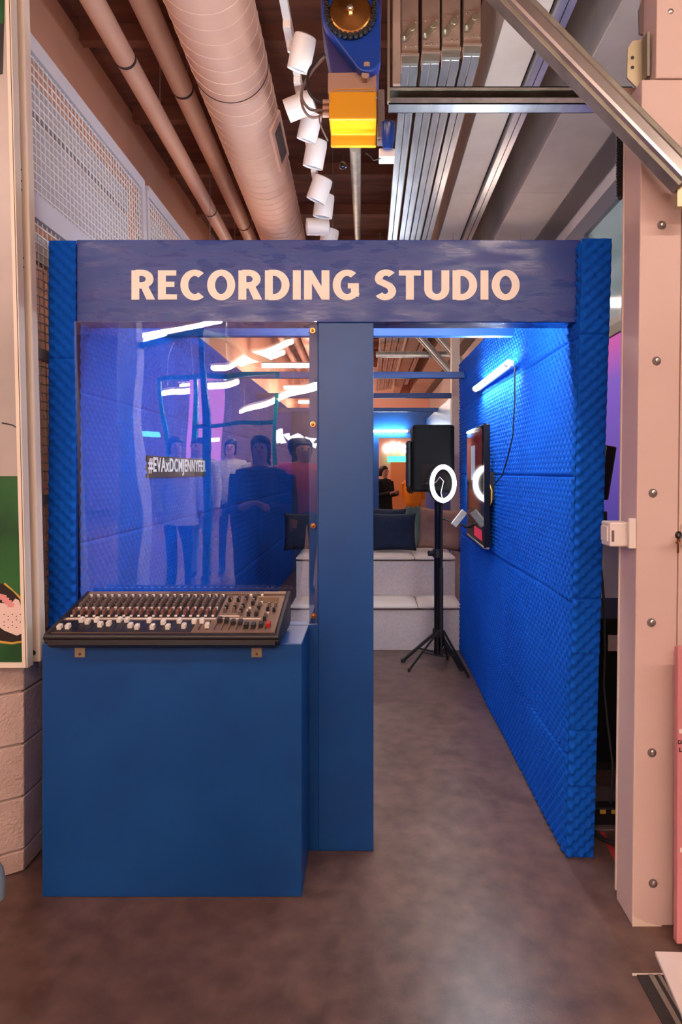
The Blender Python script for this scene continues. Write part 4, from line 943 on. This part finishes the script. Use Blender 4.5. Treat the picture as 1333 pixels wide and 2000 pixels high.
pic([(-60,1190),(-20,1180),(20,1178),(27,1170),(34,1174),(40,1195),(45,1215),(45,1236),(30,1243),(5,1233),(-20,1215),(-60,1205)], 'print_white', .0008)
pic([(-60,1242),(-10,1252),(20,1256),(45,1252),(45,1256),(20,1260),(-10,1257),(-60,1248)], 'print_yellow', .0008)
for k in range(4): pic([(-6+k*6,1160+k*6),(10+k*5,1164+k*5),(8+k*5,1175+k*4),(-4+k*5,1172+k*5)], 'print_pink', .0010+.0002*k)
for k in range(14): 
    x, y = 4+(k % 5)*8, 1200+(k//5)*11+(k % 2)*4; pic([(x,y),(x+2,y),(x+2,y+2),(x,y+2)], 'dark_brown', .0016)
pic([(0,824),(20,828),(38,838),(38,841),(20,831),(0,827)], 'print_dark', .0006)
pic([(-60,0),(5,0),(4,60),(2,140),(-60,160)], 'print_dark', .0005)
pic([(-60,-20),(5,-20),(5,42),(-60,42)], 'poster_green', .0008)
tag(O('blue_bag', G().lathe(P(-24,1745,2.02)*1, (0,0,1), [(-.03,.03),(-.02,.05),(.03,.052),(.07,.045),(.10,.03),(.13,.012)], 18), M['bag_blue'], smooth=True), 'pale blue rounded object just cut by the left edge near the floor', 'bag')

# ------------------------------------------------------------------ right column and what hangs on it
dc0, dc1 = 2.056, 2.187
cxl = .881
CL = .0117
def cbox(x0, x1, y0, y1, z0, z1): return G().hexa([(x0+CL*z0,y0,z0),(x1+CL*z0,y0,z0),(x1+CL*z0,y1,z0),(x0+CL*z0,y1,z0),(x0+CL*z1,y0,z1),(x1+CL*z1,y0,z1),(x1+CL*z1,y1,z1),(x0+CL*z1,y1,z1)])
co = T('steel_column', (1.1, 2.12, 0), 'salmon painted steel column at the right edge', 'column')
O('front_plate', cbox(cxl, 1.02, dc0, dc1, 0, Z0(155,dc0)), M['column'], co, bevel=.004)
O('front_plate_outer', cbox(1.023, 1.6, dc0, dc1, 0, 4.2), M['column'], co, bevel=.003)
O('upper_plate', cbox(X0(1281,dc0)-.033, 1.02, dc0-.004, dc1, Z0(154,dc0), 4.2), M['column'], co, bevel=.003)
O('side_edge', cbox(cxl-.003, cxl+.004, dc1, dc1+.008, .03, 2.8), M['post'], co)
O('weld_foot', G().prism([(cxl,dc0-.003,0),(cxl+.10,dc0-.003,0),(cxl+.05,dc0-.003,.012),(cxl+.01,dc0-.003,.03),(cxl,dc0-.003,.05)], (0,.004,0)), M['post'], co)
bl = mesh_of('bolt_shade_disc', G().lathe((0,.004,0),(0,-1,0),[(0,.0145),(.0055,.0145),(.006,.013)],18), M['beam_dark'], True)  # raised dark disc painted in for the shaded hole around each bolt
bl2 = mesh_of('bolt', G().lathe((.003,-.002,.002),(0,-1,0),[(0,.0095),(.003,.009),(.005,.006),(.0055,.002)],14), M['steel'], True)
for px, py in ((1308,25),(1293,440),(1283,705),(1276,963),(1273,1216),(1274,1470),(1276,1725)):
    q = inst('bolt_shade_disc', bl, co, (X0(px,dc0), dc0-.001, Z0(py,dc0))); inst('bolt', bl2, q, (X0(px,dc0), dc0-.001, Z0(py,dc0)))
# upper angle brackets
ab = T('angle_bracket', (X0(1238,2.1), 2.1, Z0(165,2.1)), 'zinc bracket plate with two holes beside the column top', 'bracket')
O('plate', G().prism([(X0(x,2.12),2.12,Z0(y,2.12)) for x, y in ((1227,95),(1236,80),(1262,76),(1262,168),(1244,170),(1226,152))], (0,.006,0)), M['zinc'], ab)
O('rib', G().box(X0(1260,2.1), X0(1265,2.1), 2.08, 2.13, Z0(155,2.1), Z0(70,2.1)), M['galv_dull'], ab)
for y in (113, 132): O('bolt_hole', G().cyl((X0(1236,2.12),2.1195,Z0(y,2.12)),(X0(1236,2.12),2.1185,Z0(y,2.12)),.006,n=10), M['black'], ab)
ab2 = T('gusset_plate', (X0(1262,2.13), 2.14, Z0(70,2.13)), 'dark gusset plate with bolts above the zinc bracket', 'bracket')
O('plate', G().prism([(X0(x,2.15),2.15,Z0(y,2.15)) for x, y in ((1249,18),(1262,-20),(1279,-20),(1279,60),(1264,70),(1250,65))], (0,.008,0)), M['beam_dark'], ab2)
for x, y in ((1266,18),(1270,46),(1274,54),(1258,74)): O('bolt', G().lathe((X0(x,2.15),2.15,Z0(y,2.15)),(0,-1,0),[(0,.007),(.006,.005)],8), M['steel'], ab2)
cl = T('bracket_clip', (X0(1237,2.15), 2.15, Z0(250,2.15)), 'short salmon clip behind the diagonal brace', 'bracket')
O('plate', G().box(X0(1205,2.19), X0(1246,2.19), 2.19, 2.20, Z0(252,2.19), Z0(172,2.19)), M['column'], cl)
# corrugated hose
hs_ = T('corrugated_hose', (X0(1212,2.22), 2.22, Z0(390,2.22)), 'short black corrugated hose hanging beside the column', 'hose')
prf = []
nr = 26
zA, zB = Z0(390,2.23), Z0(250,2.23)
for k in range(nr*2+1): prf.append((k/(nr*2)*(zB-zA), (.0150 if k % 2 else .0115) if k > 2 else .006+.002*k))
O('hose', G().lathe((X0(1212,2.23), 2.23, zA), (0,0,1), prf, 16), M['black'], hs_)
# card reader
cr_ = T('card_reader', (.86, 2.12, Z0(1068,2.1)), 'small white card reader box on the column side', 'card reader')
O('casing', G().box(X0(1192,2.07), X0(1233,2.07), 2.07, 2.15, Z0(1068,2.07), Z0(1020,2.07)), M['white_plastic'], cr_, bevel=.006)
O('back_plate', G().box(X0(1229,2.045), X0(1243,2.045), 2.042, 2.056, Z0(1071,2.05), Z0(1012,2.05)), M['white_plastic'], cr_, bevel=.002)
O('slot_face', G().box(X0(1192,2.07)-.004, X0(1192,2.07)+.002, 2.085, 2.14, Z0(1058,2.07), Z0(1030,2.07)), M['cap_white'], cr_)
O('slot', G().box(X0(1192,2.07)+.006, X0(1192,2.07)+.014, 2.068, 2.072, Z0(1058,2.07), Z0(1036,2.07)), M['beam_dark'], cr_)
# lock with keys
ky = T('lock_with_keys', (X0(1322,2.04), 2.04, Z0(1075,2.04)), 'black cam lock with keys hanging at the right edge', 'keys')
O('lock_body', G().cyl((X0(1333,2.05),2.03,Z0(1044,2.05)),(X0(1322,2.05),2.0,Z0(1044,2.05)), .009, n=12), M['steel'], ky)
O('key_head', G().torus((X0(1317,2.03),2.0,Z0(1043,2.03)),(.3,-1,0),.009,.004,16,6), M['black'], ky, smooth=True)
O('key', G().torus((X0(1316,2.03),2.0,Z0(1056,2.03)),(.3,-1,0),.007,.0025,14,6).obox((X0(1316,2.03),2.0,Z0(1069,2.03)),(.006,.003,.03)), M['brass'], ky)
# power socket plate at the lock
O('lock_plate', G().box(X0(1331,2.05), 1.2, 2.035, 2.056, Z0(1067,2.05), Z0(1023,2.05)), M['white_plastic'], ky, bevel=.003)
# pink board with print, floor plate, floor track
pb_ = T('pink_board', (1.1, 1.95, 0), 'pink notice board cut by the right edge of the picture', 'board')
O('panel', G().hexa([(X0(1323,1.95),1.95,.02),(1.5,1.95,.02),(1.5,1.975,.02),(X0(1323,1.95),1.975,.02),(X0(1325,1.95),1.95,Z0(1265,1.95)),(1.5,1.95,Z0(1265,1.95)),(1.5,1.975,Z0(1265,1.95)),(X0(1325,1.95),1.975,Z0(1265,1.95))]), M['pink_board'], pb_, bevel=.003)
text('lettering', 'DESIGN', M['black_print'], pb_, X0(1324.5,1.95), X0(1362,1.95), Z0(1453,1.95), Z0(1445,1.95), 1.948, bold=.02, depth=.001)
text('lettering', 'LE', M['black_print'], pb_, X0(1327,1.95), X0(1340,1.95), Z0(1468,1.95), Z0(1460,1.95), 1.948, bold=.02, depth=.001)
O('symbol', G().obox((X0(1331,1.95),1.949,Z0(1428,1.95)),(.012,.001,.014)), M['white_board'], pb_)
O('symbol', G().obox((X0(1332,1.95),1.949,Z0(1660,1.95)),(.010,.001,.014)), M['white_board'], pb_)
tag(O('floor_plate', G().hexa([(X0(1280,1.93),1.93,.0),(1.6,1.90,.0),(1.6,1.2,.0),(.80,1.2,.0),(X0(1280,1.93),1.93,.014),(1.6,1.90,.014),(1.6,1.2,.014),(.80,1.2,.014)]), M['white_board'], bevel=.002), 'flat cream base plate lying on the floor at lower right', 'base plate')
ft = T('floor_track', (.9, 1.6, 0), 'dark metal floor track with twin grooves at lower right', 'floor track')
tx0 = X0(1245,1.85); 
for a_, b_, m_ in ((0,.035,'track_dark'),(.035,.05,'galv_dull'),(.05,.062,'track_dark'),(.062,.072,'galv_dull'),(.072,.11,'track_dark')):
    O('rail' if m_ != 'track_dark' else 'groove', G().box(tx0+a_, tx0+b_, .6, 1.852, 0, .0035 if m_ == 'track_dark' else .006), M[m_], ft)
O('end_strip', G().box(tx0-.012, tx0+.115, 1.852, 1.857, 0, .004), M['post'], ft)
# behind the right wall
mo = T('monitor', (1.06, 2.95, 1.36), 'tilted black monitor seen edge on behind the right foam wall', 'monitor')
g = G().obox((1.075, 2.92, 1.515), (.055, .30, .245), (0, .16, 0)); O('casing', g, M['black_gloss'], mo, bevel=.008)
O('mount', G().bar((.945,2.95,1.60),(1.07,2.95,1.53), .05, .05), M['black'], mo)
cb_ = T('hanging_cable', (1.05, 2.85, .0), 'black cable hanging down behind the right foam wall', 'cable')
pts = [P(1167,975,2.85),P(1172,1000,2.85),P(1172,1050,2.84),P(1173,1090,2.82),P(1181,1180,2.8),P(1182,1270,2.8),P(1180,1340,2.8),P(1188,1420,2.75),P(1197,1490,2.7),P(1193,1580,2.66)]
O('lead', G().tube(pts, .006, 8), M['rubber'], cb_, smooth=True)
O('plug', G().obox(P(1178,1010,2.86), (.03,.04,.055)), M['black'], cb_, bevel=.005)
pw = T('power_strip', (1.03, 2.62, 0), 'black power strip with plugs on the floor behind the foam wall', 'power strip')
O('body', G().box(.955, 1.16, 2.62, 2.68, .055, .085), M['black'], pw, bevel=.006)
O('foot', G().box(.97, 1.14, 2.63, 2.67, 0, .056), M['black'], pw)
for k in range(3): O('socket', G().box(.985+k*.05, 1.01+k*.05, 2.617, 2.621, .062, .078), M['print_yellow'], pw)
tag(O('floor_cable', G().tube([(.93,2.60,.012),(.96,2.52,.012),(1.02,2.47,.012),(1.10,2.45,.012),(1.2,2.46,.012)], .010, 8), M['rubber'], smooth=True), 'thick black cable curving along the floor beside the foam wall', 'cable')
tag(O('floor_mat', G().box(.94, 1.7, 2.6, 2.95, .0, .008), M['beam_dark']), 'grey mat on the floor under the power strip', 'mat')
g = G(); 
eq = T('equipment_case', (1.35, 3.3, 0), 'black flight case standing in the dark gap by the column', 'case')
O('body', G().box(1.0, 1.6, 3.1, 3.6, .05, .66), M['black_rough'], eq, bevel=.015); O('lid', G().box(.99, 1.61, 3.09, 3.61, .66, .78), M['black_rough'], eq, bevel=.015); O('latch', G().box(1.2, 1.26, 3.08, 3.1, .62, .70), M['steel'], eq)
O('caster_base', G().box(1.03, 1.57, 3.13, 3.57, 0, .05), M['black'], eq)
tag(O('trim_1', G().hexa([(.972,2.59,.0),(.992,2.59,0),(.982,2.30,0),(.955,2.30,0),(.972,2.59,.002),(.992,2.59,.002),(.982,2.30,.002),(.955,2.30,.002)]), M['tape_red']), 'strip of red floor tape beside the foam wall', None, None, 'structure')

# ------------------------------------------------------------------ the shop behind the viewer (seen only as reflections in the pane), plus added tube lights
def RF(px, py, t=None, z=None):
    """point on the reflected ray that leaves the pane at picture position px,py"""
    dr = Vector(((px-VX)/F, 1, (VY-py)/F)); k = D0+.0
    h = Vector((0,0,EYE))+dr*k; n = Vector((0, -1, -TILT)).normalized(); r = dr-2*dr.dot(n)*n
    if z is not None: t = (z-h.z)/r.z
    return h+r*t
def hall_tube(p0, p1, label, em='tube_hall'):
    o = T('hall_tube_light', (p0+p1)/2, label, 'light', 'warm tube lights of the shop')
    O('tube', G().tube([p0, p1], .035, 10), M[em], o, smooth=True)
    q = Vector((0,0,.05)); O('housing', G().bar(p0+q, p1+q, .08, .03), M['white_plastic'], o)
    for f_ in (.15, .85): c = p0.lerp(p1, f_); O('hanger', G().bar(c+q, Vector((c.x,c.y,CEIL if c.y > 1.2 else SHOPC)), .006, .006), M['galv'], o)
for i, (a, b, z) in enumerate((((232,668),(425,632),3.3),((232,690),(330,655),3.3),((420,722),(575,672),3.3),((470,712),(560,690),3.5),((330,772),(462,742),3.4),((470,802),(618,752),3.3),((360,756),(450,738),3.6))):
    za = min(z, RF(*a, t=9.3).z, RF(*b, t=9.3).z)
    hall_tube(RF(*a, z=za), RF(*b, z=za), ['warm tube light over the shop, first pair left','warm tube light over the shop, first pair right','warm tube light over the shop, second row','warm tube light over the shop, second row, short','warm tube light over the shop, third row','warm tube light over the shop, third row right','warm tube light over the shop, hindmost'][i])
hall_tube(Vector((-1.6,-2.2,3.0)), Vector((1.2,-2.2,3.0)), 'added warm tube light right behind the viewer, unseen')  # added lamp, hung low to lift light on the ceiling undersides
hall_tube(Vector((.6,-.6,3.7)), Vector((3.2,-.6,3.7)), 'added unseen warm tube light over the viewer, to the right')  # added fill for the hall, not a known fixture
hall_tube(Vector((-4.2,-.3,3.7)), Vector((-2.4,-.3,3.7)), 'added unseen warm tube light over the viewer, to the left')  # added fill on the left side, no known fixture there
for i, (x, y) in enumerate(((.2,11.5),(-.8,14.5),(.3,17.5))): hall_tube(Vector((-2.0,y,3.5)), Vector((-.5,y,3.5)), ['added warm tube light over the far shop, near','added warm tube light over the far shop, middle','added warm tube light over the far shop, hindmost'][i], 'tube_far_added')  # added lamps that brighten the far hall and its ceiling
hall_tube(Vector((-1.9,6.3,3.25)), Vector((-.1,6.3,3.25)), 'added warm tube light hidden over the studio, left', 'tube_over_added')  # added behind the header to light duct, pipes and wall from below
hall_tube(Vector((.72,6.3,3.25)), Vector((1.7,6.3,3.25)), 'added warm tube light hidden over the studio, right', 'tube_over_added')  # added behind the header to light the beams from below
# green tubular frame
gf = T('display_rack', (-1.9, -.5, 0), 'green tubular display frame reflected in the pane', 'frame')
c1 = RF(262,682,z=2.5); c2 = RF(398,650,z=2.5); c4 = RF(545,715,z=2.5)
c3 = RF(470,642,z=2.55)
for c in (c1, c2, c4): O('upright', G().bar((c.x,c.y,0),(c.x,c.y,c.z), .05, .05), M['green_frame'], gf)
O('top_rail', G().bar(c1, c2, .05, .05), M['green_frame'], gf); O('top_rail', G().bar(c2, c4, .05, .05), M['green_frame'], gf)
d1 = RF(325,745,z=2.5); d2 = RF(545,722,z=2.5); d3 = RF(378,740,z=2.5)
gf2 = T('display_rack', (d1.x, d1.y, 0), 'second green display frame farther back in the reflection', 'frame')
for c in (d1, d2, d3): O('upright', G().bar((c.x,c.y,0),(c.x,c.y,2.5), .06, .06), M['green_frame'], gf2)
O('top_rail', G().bar(d1, d2, .06, .06), M['green_frame'], gf2); O('middle_rail', G().bar(d3-Vector((0,0,.65)), d2-Vector((0,0,.65)), .06, .06), M['green_frame'], gf2)
def stand_at(px, t): p = RF(px, 900, t=t); return (p.x, p.y, 0)
person('person', stand_at(512, 2.35), PI, 1.66, 'person in a long dark coat with long hair, reflected in the pane', M['coat_black'], M['coat_black'], 'long', (1.46, .40, M['coat_black']), 'phone')
person('person', stand_at(345, 4.0), PI*.8, 1.68, 'person in a lilac coat reflected in the pane', M['shirt_lilac'], M['shoe'], 'short', (1.46, .75, M['shirt_lilac']))
person('person', stand_at(388, 4.6), PI*1.1, 1.66, 'person in a white top and pale jeans reflected in the pane', M['shirt_white'], M['denim_pale'], 'short', (1.46, .95, M['shirt_white']))
person('person', stand_at(452, 4.9), PI*.95, 1.62, 'person in a pale top with black hair reflected in the pane', M['shirt_white'], M['shoe'], 'short', (1.46, .95, M['shirt_white']))
person('person', stand_at(588, 4.0), PI*.9, 1.64, 'person with a red sleeved top reflected in the pane', M['shirt_red'], M['shoe'], 'long', (1.46, .95, M['shirt_red']))
n2 = T('neon_sign', RF(580,860,t=6), 'white neon lettering reflected near the pillar', 'neon sign')
def rp(pts, r=.035, m='neon_white', t=6): O('stroke', G().tube([RF(x,y,t=t) for x, y in pts], r, 8), M[m], n2, smooth=True)
rp([(553,842),(553,855),(558,868)]); rp([(562,840),(563,855),(567,868)]); rp([(572,850),(576,860),(586,850)]); rp([(590,856),(598,858),(606,854),(598,864),(610,868)])
n3 = T('neon_bar', RF(295,847,t=7), 'cyan light bar reflected in the pane', 'light')
O('tube', G().tube([RF(279,850,t=7),RF(312,846,t=7)], .04, 8), M['neon_cyan'], n3, smooth=True)
n4 = T('neon_bar', RF(379,950,t=5), 'green upright light bar reflected in the pane', 'light')
O('tube', G().tube([RF(380,942,t=5),RF(379,985,t=5)], .018, 8), M['neon_green'], n4, smooth=True)
n5 = T('neon_bar', RF(405,857,t=7), 'short white light bar reflected in the pane', 'light')
O('tube', G().tube([RF(393,857,t=7),RF(424,857,t=7)], .035, 8), M['neon_white'], n5, smooth=True)
cl_ = RF(248,800,t=3.2); tag(O('white_column', G().box(cl_.x-.10, cl_.x+.10, cl_.y-.25, cl_.y+.0, 0, CEIL), M['shirt_white'], bevel=.01), 'white square column reflected at the left of the pane', 'column')
pk = RF(385,850,t=7.3); tag(O('lit_poster', G().box(pk.x-.15, pk.x+.35, pk.y-.06, pk.y, 1.0, 2.6), M['neon_pink'], bevel=.01), 'pink lit panel reflected deep in the pane', 'panel')
